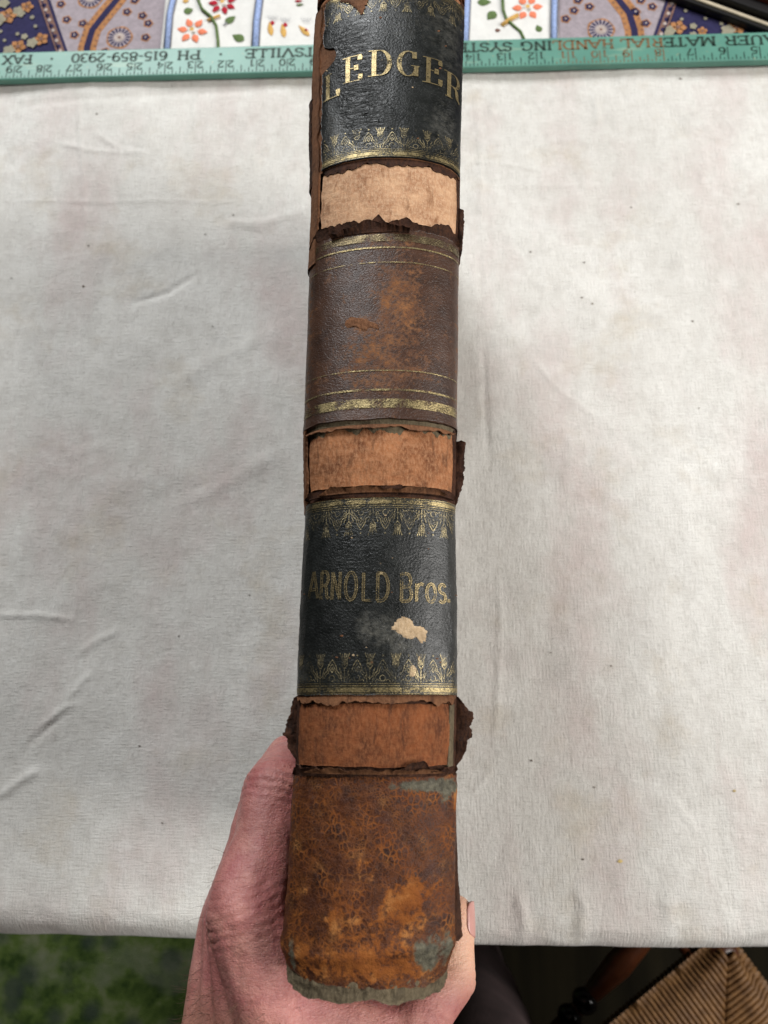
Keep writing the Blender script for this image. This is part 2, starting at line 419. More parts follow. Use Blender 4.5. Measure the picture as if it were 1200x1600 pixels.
# --- exposed bands
def band(m, ya, yb, al, ar, seed, name='exposed_band', **k):
    q = rag(seed, .0005, 4); q2 = rag(seed + 3, .0005, 4)
    patch('band_gap_shade', book, DARKRAW, -1.85, 1.85, ya - .0035, yb + .0035, lambda a, y, t: -.0003 + .0020 * sstep(1.34, 1.62, abs(a)), 80, 20, .0005)  # dark underlay: the shadow in the gaps round the band, put into its colour
    ya += .0007; yb -= .0007
    return patch(name, book, m, al, ar, lambda a: ya + q(a), lambda a: yb + q2(a), lambda a, y, t: .00045 + .0004 * math.sin(t * math.pi) + .00012 * N3(a * 9, y * 500) + .0001 * N3(a * 20, y * 150, 3), 100, 60, .001)
band(BAND1, Y(1202), Y(1096), -1.42, 1.22, 41.)
band(BAND2, Y(762), Y(662), lambda y: -1.22 + .04 * N3(y * 200, 1), 1.36, 51.)
band(BAND3, Y(352), Y(254), lambda y: -1.06 + .05 * N3(y * 220, 3), 1.36, 61.)
band(BAND2, YI + .0012, YJ - .0012 + (YK - YJ), -1.3, 1.3, 71.)
# pale strip of lining showing beside the russet band
patch('lining_edge', book, LINER, 1.20, 1.46, Y(1201), Y(1100), lambda a, y, t: .0008, 12, 50, .001)

# --- torn rims of the hub leather along each band
def rim(m, yc, width, lift, al, ar, seed, dirn, thick=.0009, gap=0.):
    """ragged strip that starts at yc and reaches towards dirn, its free edge curled up"""
    q = rag(seed, width * .95, 4.5); q3 = rag(seed + 7, 1., 3.)
    def edge(a):
        e = sstep(al, al + .22, a) * sstep(ar, ar - .22, a); return max(width * .10, (width + q(a)) * (.15 + .85 * e))
    if dirn > 0: lo = lambda a: yc; hi = lambda a: yc + edge(a)
    else: lo = lambda a: yc - edge(a); hi = lambda a: yc
    def rf(a, y, t):
        u = t if dirn > 0 else 1 - t
        return RP - .0002 + gap + lift * (1 + .7 * q3(a)) * u**1.5 + .00012 * N3(a * 30, y * 900)
    return patch('torn_rim', book, m, al, ar, lo, hi, rf, 150, 10, thick)
rim(RAW, Y(1088), .0020, .0003, -1.45, 1.40, 80., -1)
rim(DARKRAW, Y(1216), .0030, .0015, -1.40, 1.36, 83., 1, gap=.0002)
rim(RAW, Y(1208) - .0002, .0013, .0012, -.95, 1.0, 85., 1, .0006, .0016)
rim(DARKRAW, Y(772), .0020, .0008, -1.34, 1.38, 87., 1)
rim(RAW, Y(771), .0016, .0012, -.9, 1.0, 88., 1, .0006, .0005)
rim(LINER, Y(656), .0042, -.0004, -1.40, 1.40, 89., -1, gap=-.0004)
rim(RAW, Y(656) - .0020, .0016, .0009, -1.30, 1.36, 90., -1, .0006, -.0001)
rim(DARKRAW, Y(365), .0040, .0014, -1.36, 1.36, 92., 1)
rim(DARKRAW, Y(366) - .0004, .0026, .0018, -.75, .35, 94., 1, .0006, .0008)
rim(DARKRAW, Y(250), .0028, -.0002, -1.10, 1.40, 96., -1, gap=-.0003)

# --- lifted leather along the left joint by the LEDGER label, and torn strips along the joints
def joint(m, side, py0, py1, out, lift, seed, a_in=1.18, a_out=1.75, thick=.0011):
    ya, yb = Y(py0), Y(py1); ya, yb = min(ya, yb), max(ya, yb)
    fi = lambda y: side * (a_in + .06 * N3(y * 170, seed) + .03 * N3(y * 700, seed))
    fo = lambda y: side * a_out
    A0, A1 = (fo, fi) if side < 0 else (fi, fo)
    def rf(a, y, t):
        e = min(1, max(0, (abs(a) - a_in) / (a_out - a_in)))
        return RP + lift * (1 - e * .6) * (.7 + .5 * N3(y * 60, seed + 2)) + out * math.sin(e * 3.14) + .0002 * N3(a * 12, y * 500, seed)
    return patch('joint_leather', book, m, A0, A1, lambda a: ya, lambda a: yb, rf, 14, 110, thick)
joint(RAW, -1, 395, -16, .0004, .0008, 3.1, 1.10)
joint(DARKRAW, -1, 262, 120, .0010, .0012, 5.1, 1.36, 1.8)
joint(RAW, -1, 790, 652, .0002, .0004, 7.7, 1.30)
joint(BROWN, -1, 1086, 790, .0001, -.0002, 9.2, 1.40)

# --- flaps of hub leather standing out at the sides
def flap(side, py0, py1, prof, m, up=.35, seed=1., drop=.0, nL=110, nU=12, thick=.0006, jag=.13):
    """prof: list of (t, millimetres out) along the flap's length"""
    ya, yb = Y(py0), Y(py1); vs = []; vb = []; uv = []
    for i in range(nL + 1):
        t = i / nL; y = lerp(ya, yb, t)
        for (ta, la), (tb, lb) in zip(prof, prof[1:]):
            if t <= tb: L = lerp(la, lb, (t - ta) / (tb - ta)); break
        L *= .001; L += L * jag * (1.2 * N3(t * 9, seed) + .9 * N3(t * 24, seed + 3) + .6 * N3(t * 60, seed + 5))
        p0 = spine(side * 1.50, y, -.0012); L += .0022
        for j in range(nU + 1):
            u = j / nU
            cur = up * (u**1.6) * L + .0013 * u * N3(u * 2.5, t * 6, seed) - drop * u
            p = p0 + Vector((side * L * u * (1 - .12 * u), .0006 * N3(t * 12, u * 2, seed + 8), cur - .0012))
            n = Vector((side * -up * 1.2 * u, 0, 1)).normalized()
            vs.append(p); vb.append(p - n * thick); uv.append((side * (.035 + L * u), y))
    W = nU + 1; n = len(vs); fs = []
    for i in range(nL):
        for j in range(nU):
            k = i * W + j; fs.append((k, k + 1, k + 1 + W, k + W)); fs.append((n + k, n + k + W, n + k + 1 + W, n + k + 1))
    def wall(ids):
        for p, q in zip(ids, ids[1:]): fs.append((p, n + p, n + q, q))
    wall([j for j in range(W)]); wall([nL * W + j for j in range(W)]); wall([i * W + nU for i in range(nL + 1)])
    return mesh('leather_flap', vs + vb, fs, m, book, True, uv + uv)
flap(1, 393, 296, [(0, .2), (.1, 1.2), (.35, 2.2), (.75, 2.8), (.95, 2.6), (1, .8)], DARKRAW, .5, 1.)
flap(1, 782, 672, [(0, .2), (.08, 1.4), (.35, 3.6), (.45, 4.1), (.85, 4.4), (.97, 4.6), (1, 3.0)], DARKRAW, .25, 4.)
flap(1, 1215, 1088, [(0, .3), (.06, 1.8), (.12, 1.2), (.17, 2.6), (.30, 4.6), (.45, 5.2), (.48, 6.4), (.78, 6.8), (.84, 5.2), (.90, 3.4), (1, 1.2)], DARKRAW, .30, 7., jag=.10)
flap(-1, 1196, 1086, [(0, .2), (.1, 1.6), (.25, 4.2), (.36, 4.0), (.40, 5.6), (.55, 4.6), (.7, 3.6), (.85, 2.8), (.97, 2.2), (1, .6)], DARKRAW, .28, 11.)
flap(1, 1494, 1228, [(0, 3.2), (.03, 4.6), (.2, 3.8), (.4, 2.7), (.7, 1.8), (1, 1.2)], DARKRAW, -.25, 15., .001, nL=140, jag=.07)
flap(-1, 1496, 1476, [(0, .2), (.3, 1.5), (.7, 1.6), (1, .3)], TAIL, .4, 19., nL=24, jag=.1)

# --- boards, text block
def slab(name, m, xs, ya, yb, z0, z1, parent):
    """xs(y) -> (xa, xb)"""
    n = 24; vs = []; fs = []
    for i in range(n + 1):
        y = lerp(ya, yb, i / n); xa, xb = xs(y); vs += [(xa, y, z0), (xb, y, z0), (xb, y, z1), (xa, y, z1)]
    for i in range(n):
        k = i * 4
        for j in range(4): fs.append((k + j, k + (j + 1) % 4, k + 4 + (j + 1) % 4, k + 4 + j)[::-1])
    fs += [(0, 1, 2, 3), tuple(n * 4 + j for j in (3, 2, 1, 0))]
    return mesh(name, vs, fs, m, parent, False)
la, ra = edges(YT + .01); lb, rb = edges(YH)
def ex(y):
    t = (y - YT) / (YH - YT); return lerp(la, lb, t), lerp(ra, rb, t)
BOARD = simple('worn_board_cloth', (.075, .048, .03), .75, .35, 90, .5)
PAPER = Mat('page_edges', .9, .2)
PAPER.set('Base Color', PAPER.ramp(PAPER.noise(PAPER.map(PAPER.ob, (900, 4, 4)), 1.0, 4), [(.3, (.26, .18, .10)), (.7, (.50, .39, .25))]))
PAPER.bump(PAPER.noise(PAPER.map(PAPER.ob, (1500, 3, 3)), 1.0, 2), .6, .0006); PAPER = PAPER.m
ZB0 = TZ + .0035; ZB1 = ZS - .0155
slab('board', BOARD, lambda y: (ex(y)[0] + .0032, ex(y)[0] + .0070), YT + .002, YH - .002, ZB0, ZB1, book)
slab('board', BOARD, lambda y: (ex(y)[1] - .0070, ex(y)[1] - .0032), YT + .002, YH - .002, ZB0, ZB1, book)
slab('page_block', PAPER, lambda y: (ex(y)[0] + .0073, ex(y)[1] - .0073), YT + .006, YH - .006, ZB0 + .006, ZS - .009, book)
slab('quarter_leather', RAW, lambda y: (ex(y)[0] + .0022, ex(y)[0] + .0032), YT + .0022, YH - .0022, ZB1 - .05, ZB1 + .001, book)
slab('quarter_leather', RAW, lambda y: (ex(y)[1] - .0032, ex(y)[1] - .0022), YT + .0022, YH - .0022, ZB1 - .05, ZB1 + .001, book)

# --- chips where a layer has come away
def chip(name, m, pts, r, parent, relief=.0001, rough=.20, n=84, seed=0.):
    """pts: outline in photograph pixels"""
    poly = [ay(px, py) for px, py in pts]; out = []
    L = len(poly)
    for i in range(n):
        f = i / n * L; k = int(f); t = f - k
        p0, p1, p2, p3 = poly[(k - 1) % L], poly[k], poly[(k + 1) % L], poly[(k + 2) % L]
        q = [.5 * ((2 * p1[c]) + (-p0[c] + p2[c]) * t + (2 * p0[c] - 5 * p1[c] + 4 * p2[c] - p3[c]) * t * t + (-p0[c] + 3 * p1[c] - 3 * p2[c] + p3[c]) * t**3) for c in (0, 1)]
        out.append(q)
    ca = sum(q[0] for q in out) / n; cy = sum(q[1] for q in out) / n
    vs = []; uv = []
    rings = 5
    for k in range(rings + 1):
        s = 1 - k / (rings + .2)
        for i, q in enumerate(out):
            j = 1 + rough * (N3(i * .55, seed) + .6 * N3(i * 1.7, seed + 2)) * (1 if k == 0 else .3)
            a = ca + (q[0] - ca) * s * j; y = cy + (q[1] - cy) * s * j
            e = -.0002 if k == 0 else 0
            vs.append(spine(a, y, r + e + rel(a, y) + relief * N3(a * 25, y * 900, seed))); uv.append((E(a) * WREF, y))
    fs = [(k * n + i, k * n + (i + 1) % n, (k + 1) * n + (i + 1) % n, (k + 1) * n + i) for k in range(rings) for i in range(n)]
    fs.append(tuple(rings * n + i for i in range(n)))
    return mesh(name, vs, fs, m, parent, True, uv)
RL = RP + .00025
chip('chipped_patch', CHIP, [(612, 982), (618, 970), (630, 964), (641, 970), (645, 978), (656, 980), (664, 986), (662, 1002), (655, 1005), (648, 997), (636, 1000), (622, 991)], RL + .00016, alab, seed=1.)
chip('chipped_patch', CHIP, [(638, 1052), (640, 1042), (644, 1040), (648, 1046), (647, 1056), (641, 1058)], RL + .00016, alab, n=24, seed=2.)
chip('chipped_patch', CHIP, [(650, 1032), (652, 1025), (654, 1028), (652, 1034)], RL + .00016, alab, n=16, seed=3.)
chip('torn_patch', RAW, [(541, -14), (575, -14), (578, 6), (573, 16), (567, 30), (560, 22), (548, 12), (536, 8)], RL + .0005, llab, .0002, seed=5.)
for i in range(26):                                     # small nicks in the label surface
    lab, (pya, pyb) = (alab, (800, 1080)) if i < 19 else (llab, (20, 240))
    px = rnd.uniform(478, 706); py = rnd.uniform(pya, pyb); s = rnd.uniform(.6, 1.7)
    chip('nick', CHIP if i % 4 == 0 else RAW, [(px + s * 1.6 * math.cos(k * 1.257 + i) * rnd.uniform(.6, 1.3), py + s * math.sin(k * 1.257 + i) * rnd.uniform(.6, 1.3)) for k in range(5)], RL + .00014, lab, n=10, seed=i)
chip('scuffed_patch', RAW, [(541, 510), (548, 500), (560, 500), (572, 503), (588, 510), (592, 518), (580, 516), (570, 521), (556, 514), (546, 516)], RP + .0004, midp, .0003, .16, seed=8.)

# ------------------------------------------------------------------ gilt tooling
class Gilt:
    def __init__(s, rf): s.v = []; s.uv = []; s.f = []; s.rf = rf
    def pt(s, sx, y):
        a = Einv(sx / WREF); s.v.append(spine(a, y, s.rf(a, y) + rel(a, y))); s.uv.append((sx, y)); return len(s.v) - 1
    def ribbon(s, pts, wd, step=.0007, wfun=None):
        """pts in (arc, y) metres"""
        q = []
        for (x0, y0), (x1, y1) in zip(pts, pts[1:]):
            n = max(1, int(math.hypot(x1 - x0, y1 - y0) / step))
            q += [(lerp(x0, x1, k / n), lerp(y0, y1, k / n)) for k in range(n)]
        q.append(pts[-1]); ids = []
        for i, p in enumerate(q):
            a = q[max(0, i - 1)]; b = q[min(len(q) - 1, i + 1)]
            dx, dy = b[0] - a[0], b[1] - a[1]; l = math.hypot(dx, dy) or 1
            h = (wfun(dx / l, dy / l) if wfun else wd) / 2
            ids.append((s.pt(p[0] - dy / l * h, p[1] + dx / l * h), s.pt(p[0] + dy / l * h, p[1] - dx / l * h)))
        for (a, b), (c, d) in zip(ids, ids[1:]): s.f.append((a, b, d, c))
    def band(s, y, wd, sa, sb): s.ribbon([(sa, y), (sb, y)], wd)
    def disc(s, x, y, r, n=8):
        s.f.append(tuple(s.pt(x + r * math.cos(k * 6.283 / n), y + r * math.sin(k * 6.283 / n)) for k in range(n)))
    def build(s, name, m, parent): return mesh(name, s.v, s.f, m, parent, True, s.uv)
def circ(x, y, r, n=12): return [(x + r * math.cos(k * 6.283 / n), y + r * math.sin(k * 6.283 / n)) for k in range(n + 1)]
def ornament(parent, y0, dirn, sa, sb, rf, cell=.0083, H=.0095, lw=.00024):
    g = Gilt(rf)
    k0 = int(math.floor(sa / cell)); k1 = int(math.ceil(sb / cell))
    def T(c, u, v): return (c + u * cell, y0 + dirn * v * H)
    def line(c, pts, wd=lw):
        q = [T(c, u, v) for u, v in pts]
        if min(p[0] for p in q) < sa or max(p[0] for p in q) > sb: return
        g.ribbon(q, wd)
    for k in range(k0, k1 + 1):
        c = (k + .3) * cell
        for sg in (-1, 1):
            line(c, [(sg * u, v) for u, v in ((.40, .02), (.36, .18), (.30, .30), (.20, .38), (.17, .52), (.10, .64), (0, .76))], lw * 1.25)
            line(c, [(sg * u, v) for u, v in ((.32, .10), (.25, .24), (.14, .32), (.11, .46), (0, .62))], lw * .8)
            line(c + .5 * cell, [(sg * u, v) for u, v in ((.0, .12), (.10, .20), (.15, .36), (.20, .48))], lw)
            line(c + .5 * cell, [(sg * u, v) for u, v in ((.02, .46), (.11, .58), (.10, .76), (.19, .98))], lw * 1.3)
            line(c + .5 * cell, [(sg * u, v) for u, v in ((.05, .58), (.055, .75), (.09, .95))], lw * 1.2)
            line(c, [(sg * u, v) for u, v in ((.12, .05), (.22, .10), (.30, .02))], lw)
        line(c, [(u, v * .9 + .0) for u, v in circ(0, .15, .11)], lw * 1.1)
        line(c, [(0, .32), (.055, .41), (0, .50), (-.055, .41), (0, .32)], lw)
        line(c + .5 * cell, [(0, .0), (0, .50)], lw * 1.1)
        line(c + .5 * cell, [(0, .56), (0, .97)], lw * 1.8)
        if sa < c < sb: g.disc(*T(c, 0, .90), .00032)
    return g.build('gilt_ornament', GOLDTHIN, parent)
def span(al, ar): return E(al) * WREF, E(ar) * WREF
rg = lambda a, y: RL + .00022
def border(parent, yedge, dirn, sa, sb):
    g = Gilt(rg); g.band(yedge + dirn * .0016, .0015, sa, sb); g.build('gilt_band', GOLD, parent)
    g = Gilt(rg)
    for d, wd in ((.0004, .00025), (.0029, .0003), (.0036, .0002)): g.band(yedge + dirn * d, wd, sa, sb)
    g.build('gilt_rule', GOLD, parent)
    ornament(parent, yedge + dirn * .0040, dirn, sa, sb, rg)
sa, sb = span(-1.33, 1.37)
border(alab, YE, 1, sa, sb); border(alab, YF, -1, sa, sb)
sa, sb = span(-1.00, 1.38)
border(llab, YG, 1, sa, sb); border(llab, YI, -1, sa, sb)
rgm = lambda a, y: RP + .0002 + .0003 * math.exp(-((y - YC) / .003)**2) + .00022
for yy, wd, al, ar in ((Y(617 + 16), .0034, -1.42, 1.42), (Y(612), .0007, -1.45, 1.45), (Y(582), .0004, -1.4, 1.4), (Y(414), .0004, -1.45, 1.45), (Y(391), .0006, -1.45, 1.4), (Y(376), .0030, -1.42, 1.42)):
    g = Gilt(rgm); g.band(yy, wd, *span(al, ar)); g.build('gilt_band' if wd > .001 else 'gilt_rule', GOLD if wd < .001 or yy < YMID else GOLDDIM, midp)

# --- a small stroke alphabet: (width, strokes, serif points)
def arc(cx, cy, rx, ry, a0, a1, n=14): return [(cx + rx * math.cos(R(lerp(a0, a1, k / n))), cy + ry * math.sin(R(lerp(a0, a1, k / n)))) for k in range(n + 1)]
GL = {
 'A': (.86, [[(.06, 0), (.42, 1)], [(.44, 1), (.80, 0)], [(.20, .33), (.66, .33)]], [(.06, 0), (.80, 0)]),
 'B': (.74, [[(.16, 0), (.16, 1)], [(.16, 1), (.42, 1)] + arc(.42, .76, .21, .24, 90, -90) + [(.16, .52)], [(.42, .52)] + arc(.42, .26, .26, .26, 90, -90) + [(.16, 0)]], [(.10, 0), (.10, 1)]),
 'D': (.80, [[(.16, 0), (.16, 1)], [(.12, 1), (.36, 1)] + arc(.36, .5, .36, .5, 90, -90) + [(.12, 0)]], [(.10, 0), (.10, 1)]),
 'E': (.70, [[(.16, 0), (.16, 1)], [(.1, 1), (.62, 1), (.62, .80)], [(.16, .52), (.48, .52)], [(.48, .62), (.48, .42)], [(.1, 0), (.64, 0), (.64, .24)]], [(.10, 0), (.10, 1)]),
 'F': (.66, [[(.16, 0), (.16, 1)], [(.1, 1), (.60, 1), (.60, .80)], [(.16, .50), (.46, .50)], [(.46, .60), (.46, .40)]], [(.16, 0), (.10, 1)]),
 'G': (.84, [arc(.44, .5, .34, .5, 52, 330, 22), [(.73, .02), (.73, .42)], [(.65, .98), (.66, .72)]], [(.70, .42)]),
 'H': (.84, [[(.18, 0), (.18, 1)], [(.66, 0), (.66, 1)], [(.18, .5), (.66, .5)]], [(.18, 0), (.18, 1), (.66, 0), (.66, 1)]),
 'I': (.40, [[(.2, 0), (.2, 1)]], [(.2, 0), (.2, 1)]),
 'L': (.66, [[(.18, 0), (.18, 1)], [(.1, 0), (.62, 0), (.62, .26)]], [(.18, 1), (.12, 0)]),
 'M': (.98, [[(.14, 0), (.14, 1)], [(.16, 1), (.49, .05)], [(.49, .05), (.82, 1)], [(.84, 0), (.84, 1)]], [(.14, 0), (.14, 1), (.84, 0), (.84, 1)]),
 'N': (.86, [[(.16, 0), (.16, 1)], [(.16, 1), (.68, .02)], [(.68, 0), (.68, 1)]], [(.16, 0), (.16, 1), (.68, 1)]),
 'O': (.84, [arc(.42, .5, .33, .5, 0, 360, 26)], []),
 'P': (.70, [[(.16, 0), (.16, 1)], [(.12, 1), (.40, 1)] + arc(.40, .74, .22, .26, 90, -90) + [(.16, .48)]], [(.16, 0), (.10, 1)]),
 'R': (.78, [[(.16, 0), (.16, 1)], [(.12, 1), (.40, 1)] + arc(.40, .75, .22, .25, 90, -90) + [(.16, .50)], [(.40, .50), (.52, .40), (.56, .10), (.70, .0)]], [(.16, 0), (.10, 1)]),
 'S': (.66, [arc(.33, .75, .21, .25, 30, 270, 14) + arc(.33, .25, .24, .25, 90, -150, 14)[1:]], [(.12, .16), (.52, .86)]),
 'T': (.74, [[(.37, 0), (.37, 1)], [(.06, .78), (.06, 1), (.68, 1), (.68, .78)]], [(.37, 0)]),
 'U': (.82, [[(.16, 1), (.16, .3)] + arc(.41, .3, .25, .3, 180, 360) + [(.66, 1)]], [(.16, 1), (.66, 1)]),
 'V': (.82, [[(.08, 1), (.41, 0)], [(.41, 0), (.74, 1)]], [(.08, 1), (.74, 1)]),
 'X': (.82, [[(.1, 0), (.72, 1)], [(.1, 1), (.72, 0)]], [(.1, 0), (.72, 1), (.1, 1), (.72, 0)]),
 'Y': (.80, [[(.08, 1), (.40, .48)], [(.72, 1), (.40, .48)], [(.40, .48), (.40, 0)]], [(.08, 1), (.72, 1), (.40, 0)]),
 'r': (.44, [[(.12, 0), (.12, .66)], [(.12, .44), (.2, .60), (.30, .66), (.40, .62)]], []),
 'o': (.52, [arc(.26, .33, .18, .33, 0, 360, 20)], []),
 's': (.46, [arc(.23, .50, .13, .16, 20, 270, 10) + arc(.23, .17, .15, .17, 90, -150, 10)[1:]], []),
 '.': (.22, [[(.1, 0), (.1, .12)]], []),
 '-': (.46, [[(.08, .45), (.38, .45)]], []),
 '0': (.66, [arc(.33, .5, .24, .5, 0, 360, 22)], []),
 '1': (.46, [[(.24, 0), (.24, 1), (.08, .84)]], [(.24, 0)]),
 '2': (.64, [arc(.32, .73, .22, .27, 165, -30, 14) + [(.1, 0), (.56, 0), (.56, .12)]], []),
 '3': (.62, [arc(.28, .75, .21, .25, 150, -90, 12) + arc(.28, .26, .25, .26, 90, -150, 12)], []),
 '4': (.66, [[(.46, 0), (.46, 1), (.06, .30), (.62, .30)]], [(.46, 0)]),
 '5': (.62, [[(.52, 1), (.16, 1), (.13, .54)] + arc(.29, .31, .25, .31, 120, -150, 14)], []),
 '6': (.64, [arc(.36, .5, .26, .5, 60, 180, 12) + arc(.33, .30, .23, .30, 180, 540, 18)], []),
 '7': (.60, [[(.08, .84), (.08, 1), (.54, 1), (.22, 0)]], []),
 '8': (.64, [arc(.32, .76, .19, .24, 0, 360, 16), arc(.32, .27, .24, .27, 0, 360, 16)], []),
 '9': (.64, [arc(.30, .5, .26, .5, -120, 0, 12) + arc(.32, .70, .23, .30, 0, 360, 18)], []),
 ' ': (.4, [], []),
}
# LEDGER: high-contrast serif capitals placed at their measured angles
g = Gilt(lambda a, y: RL + .00026 + .00025 * lc(a, y) * N3(a * 12, y * 800, 2))
CAP = .0118
for ch, px, py, wk in (('L', 521, 131, 1.0), ('E', 553, 108, 1.0), ('D', 595, 99, 1.02), ('G', 636, 100, 1.0), ('E', 674, 112, 1.0), ('R', 704, 136, 1.0)):
    a, y = ay(px, py, RL); wd, st, se = GL[ch]; s0 = E(a) * WREF; kx = .0094 * wk; y -= CAP / 2
    if ch == 'L': y -= .0008
    thick, thin = .0016, .00035
    for s_ in st:
        g.ribbon([(s0 + (u - wd / 2) * kx, y + v * CAP) for u, v in s_], 0, .0005, lambda dx, dy: thin + (thick - thin) * dy * dy)
    for u, v in se:
        x = s0 + (u - wd / 2) * kx; g.ribbon([(x - .0015, y + v * CAP), (x + .0015, y + v * CAP)], .0004)
g.build('gilt_lettering', GOLDTXT, llab)
# ARNOLD Bros.: tall condensed letters, gilt outline with rubbed centre
go = Gilt(lambda a, y: RL + .00026); gf = Gilt(lambda a, y: RL + .00020)
CAP = .0092
for ch, px, wk in (('A', 495, .56), ('R', 511, .58), ('N', 528, .56), ('O', 550, .62), ('L', 573, .70), ('D', 597, .68), ('B', 632, .70), ('r', 652, .95), ('o', 670, .95), ('s', 686, .95), ('.', 695, 1.)):
    a, y = ay(px, 917 + (px - 590) * .03, RL); wd, st, se = GL[ch]; s0 = E(a) * WREF; kx = CAP * wk; y -= CAP / 2
    if ch == 'L': st = [[(.18, 1), (.18, 0), (.62, 0)]]
    for s_ in st:
        q = [(s0 + (u - wd / 2) * kx, y + v * CAP) for u, v in s_]
        gf.ribbon(q, .0008)
        for sg in (-1, 1):
            o_ = []
            for i, p in enumerate(q):
                b0 = q[max(0, i - 1)]; b1 = q[min(len(q) - 1, i + 1)]; dx, dy = b1[0] - b0[0], b1[1] - b0[1]; l = math.hypot(dx, dy) or 1
                o_.append((p[0] - sg * dy / l * .00040, p[1] + sg * dx / l * .00040))
            go.ribbon(o_, .00017, .0005)
go.build('gilt_lettering', GOLDTXT, alab); gf.build('gilt_lettering', GOLDDIM, alab)

# ------------------------------------------------------------------ canvas cloth over the table's near half
YR = P(600, 95, TZ).y               # under the ruler
def y_out(x): return -.1495 + .0025 * sstep(-.08, -.30, x) + .0015 * sstep(.1, .3, x) + .0012 * N3(x * 9, 3.) + .0006 * N3(x * 40, 5.)
CREASES = [  # polyline in photograph pixels, height mm, width mm
 ([(-5, 1248), (35, 1218), (62, 1203)], 1.2, 3.2), ([(18, 1205), (50, 1160), (108, 1112)], -.8, 2.6), ([(60, 1140), (105, 1105), (118, 1098)], .9, 2.4), ([(104, 1096), (130, 1068), (145, 1050)], .8, 2.0),
 ([(120, 1026), (150, 1002), (188, 985)], .7, 2.6), ([(-5, 962), (60, 962), (118, 968)], .8, 2.6), ([(125, 150), (132, 280), (136, 392)], .55, 1.8), ([(-5, 316), (150, 319), (480, 316)], .4, 1.6),
 ([(85, 225), (140, 240), (230, 246)], .6, 2.4), ([(150, 212), (185, 235), (235, 246)], .5, 2.2), ([(205, 478), (265, 460), (312, 428)], -.9, 2.6), ([(338, 350), (365, 338), (440, 330)], -.9, 5.), ([(340, 345), (400, 352), (485, 330)], .9, 7.),
 ([(0, 170), (120, 160), (300, 148), (470, 140)], -.7, 5.), ([(744, 150), (750, 250), (752, 380)], .55, 2.), ([(747, 380), (752, 460), (758, 640), (770, 820)], -.6, 2.2), ([(770, 820), (783, 960), (777, 1100), (773, 1185)], .5, 2.), ([(772, 1195), (755, 1220), (735, 1245)], .7, 1.8),
 ([(722, 256), (780, 258), (850, 268)], .45, 1.8), ([(770, 292), (900, 292), (1010, 292)], .35, 1.8), ([(1095, 285), (1150, 283), (1205, 282)], .5, 2.), ([(1098, 225), (1103, 255), (1092, 290)], .5, 3.),
 ([(928, 150), (932, 180), (934, 195)], .8, 3.), ([(1060, 150), (1062, 300), (1068, 460)], .35, 2.), ([(740, 730), (900, 740)], .25, 2.), ([(830, 560), (880, 620)], .4, 2.2), ([(870, 610), (940, 660)], .35, 2.2),
 ([(130, 400), (126, 640), (118, 900), (118, 1130)], .35, 2.), ([(770, 160), (767, 180)], .9, 3.), ([(1050, 1250), (1090, 1300)], .3, 3.), ([(810, 1390), (818, 1440), (812, 1480)], .9, 5.), ([(900, 1385), (912, 1420), (905, 1460)], .7, 5.), ([(1040, 1400), (1046, 1450)], .6, 6.),
 ([(30, 760), (90, 720), (180, 690)], .3, 5.), ([(220, 820), (330, 770), (450, 700)], .5, 7.), ([(250, 620), (340, 560), (470, 500)], .5, 8.)]
CRS = []
for pts, h, wd in CREASES:
    q = [P(*p).xy for p in pts]
    CRS.append((q, h * .0015, wd * .00075, min(p.x for p in q) - wd * .003, max(p.x for p in q) + wd * .003, min(p.y for p in q) - wd * .003, max(p.y for p in q) + wd * .003))
def cloth_h(x, y):
    h = .0030 * fbm(x * 6, y * 6, 1., 3) + .0007 * N3(x * 40, y * 28, 2.) + .00022 * N3(x * 110, y * 75, 4.)
    for q, hh, wd, xa, xb, ya, yb in CRS:
        if not (xa < x < xb and ya < y < yb): continue
        best = 9.; tt = 0; n = len(q) - 1
        for k in range(n):
            a, b = q[k], q[k + 1]; d = b - a; u = max(0., min(1., ((x - a.x) * d.x + (y - a.y) * d.y) / d.length_squared))
            dd = math.hypot(x - a.x - d.x * u, y - a.y - d.y * u)
            if dd < best: best = dd; tt = (k + u) / n
        h += hh * math.exp(-(best / wd)**2) * min(1., 5 * tt + .15, 5 * (1 - tt) + .15)
    return h
CT = .0016
def cloth_z(x, y): return TZ + CT + max(-.0009, cloth_h(x, y))
M = Mat('stained_canvas', .92, .15); ob = M.ob
c = M.ramp(M.noise(ob, 7, 6, .6), [(.3, (.575, .555, .515)), (.7, (.73, .715, .675))])
c = M.mix(M.math('MULTIPLY', M.ramp(M.noise(M.map(ob, (1.5, .7, 1), (0, 0, 0), (3, 1, 0)), 9, 5, .6), [(.48, 0.), (.68, 1.)]), .75), c, (.55, .45, .425))
c = M.mix(M.math('MULTIPLY', M.ramp(M.noise(M.map(ob, (1, 1, 1), (0, 0, 0), (8, 5, 0)), 16, 6, .65), [(.55, 0.), (.72, 1.)]), .5), c, (.47, .39, .28))
c = M.mix(M.math('MULTIPLY', M.ramp(M.noise(M.map(ob, (1, 1, 1), (0, 0, 0), (2, 9, 0)), 26, 6, .7), [(.55, 0.), (.75, 1.)]), .35), c, (.42, .41, .39))
c = M.mix(M.math('MULTIPLY', M.ramp(M.noise(M.map(ob, (1.4, .8, 1)), 75, 6, .7), [(.45, 0.), (.72, 1.)]), .38), c, (.44, .41, .37))
c = M.mix(M.math('MULTIPLY', M.ramp(M.noise(M.map(ob, (.8, 1.3, 1), (0, 0, 0), (4, 2, 0)), 50, 6, .7), [(.50, 0.), (.70, 1.)]), .35), c, (.76, .745, .71))
slv = M.math('ADD', M.noise(M.map(ob, (1100, 70, 1)), 1., 3, .6), M.noise(M.map(ob, (80, 1200, 1)), 1., 3, .6))
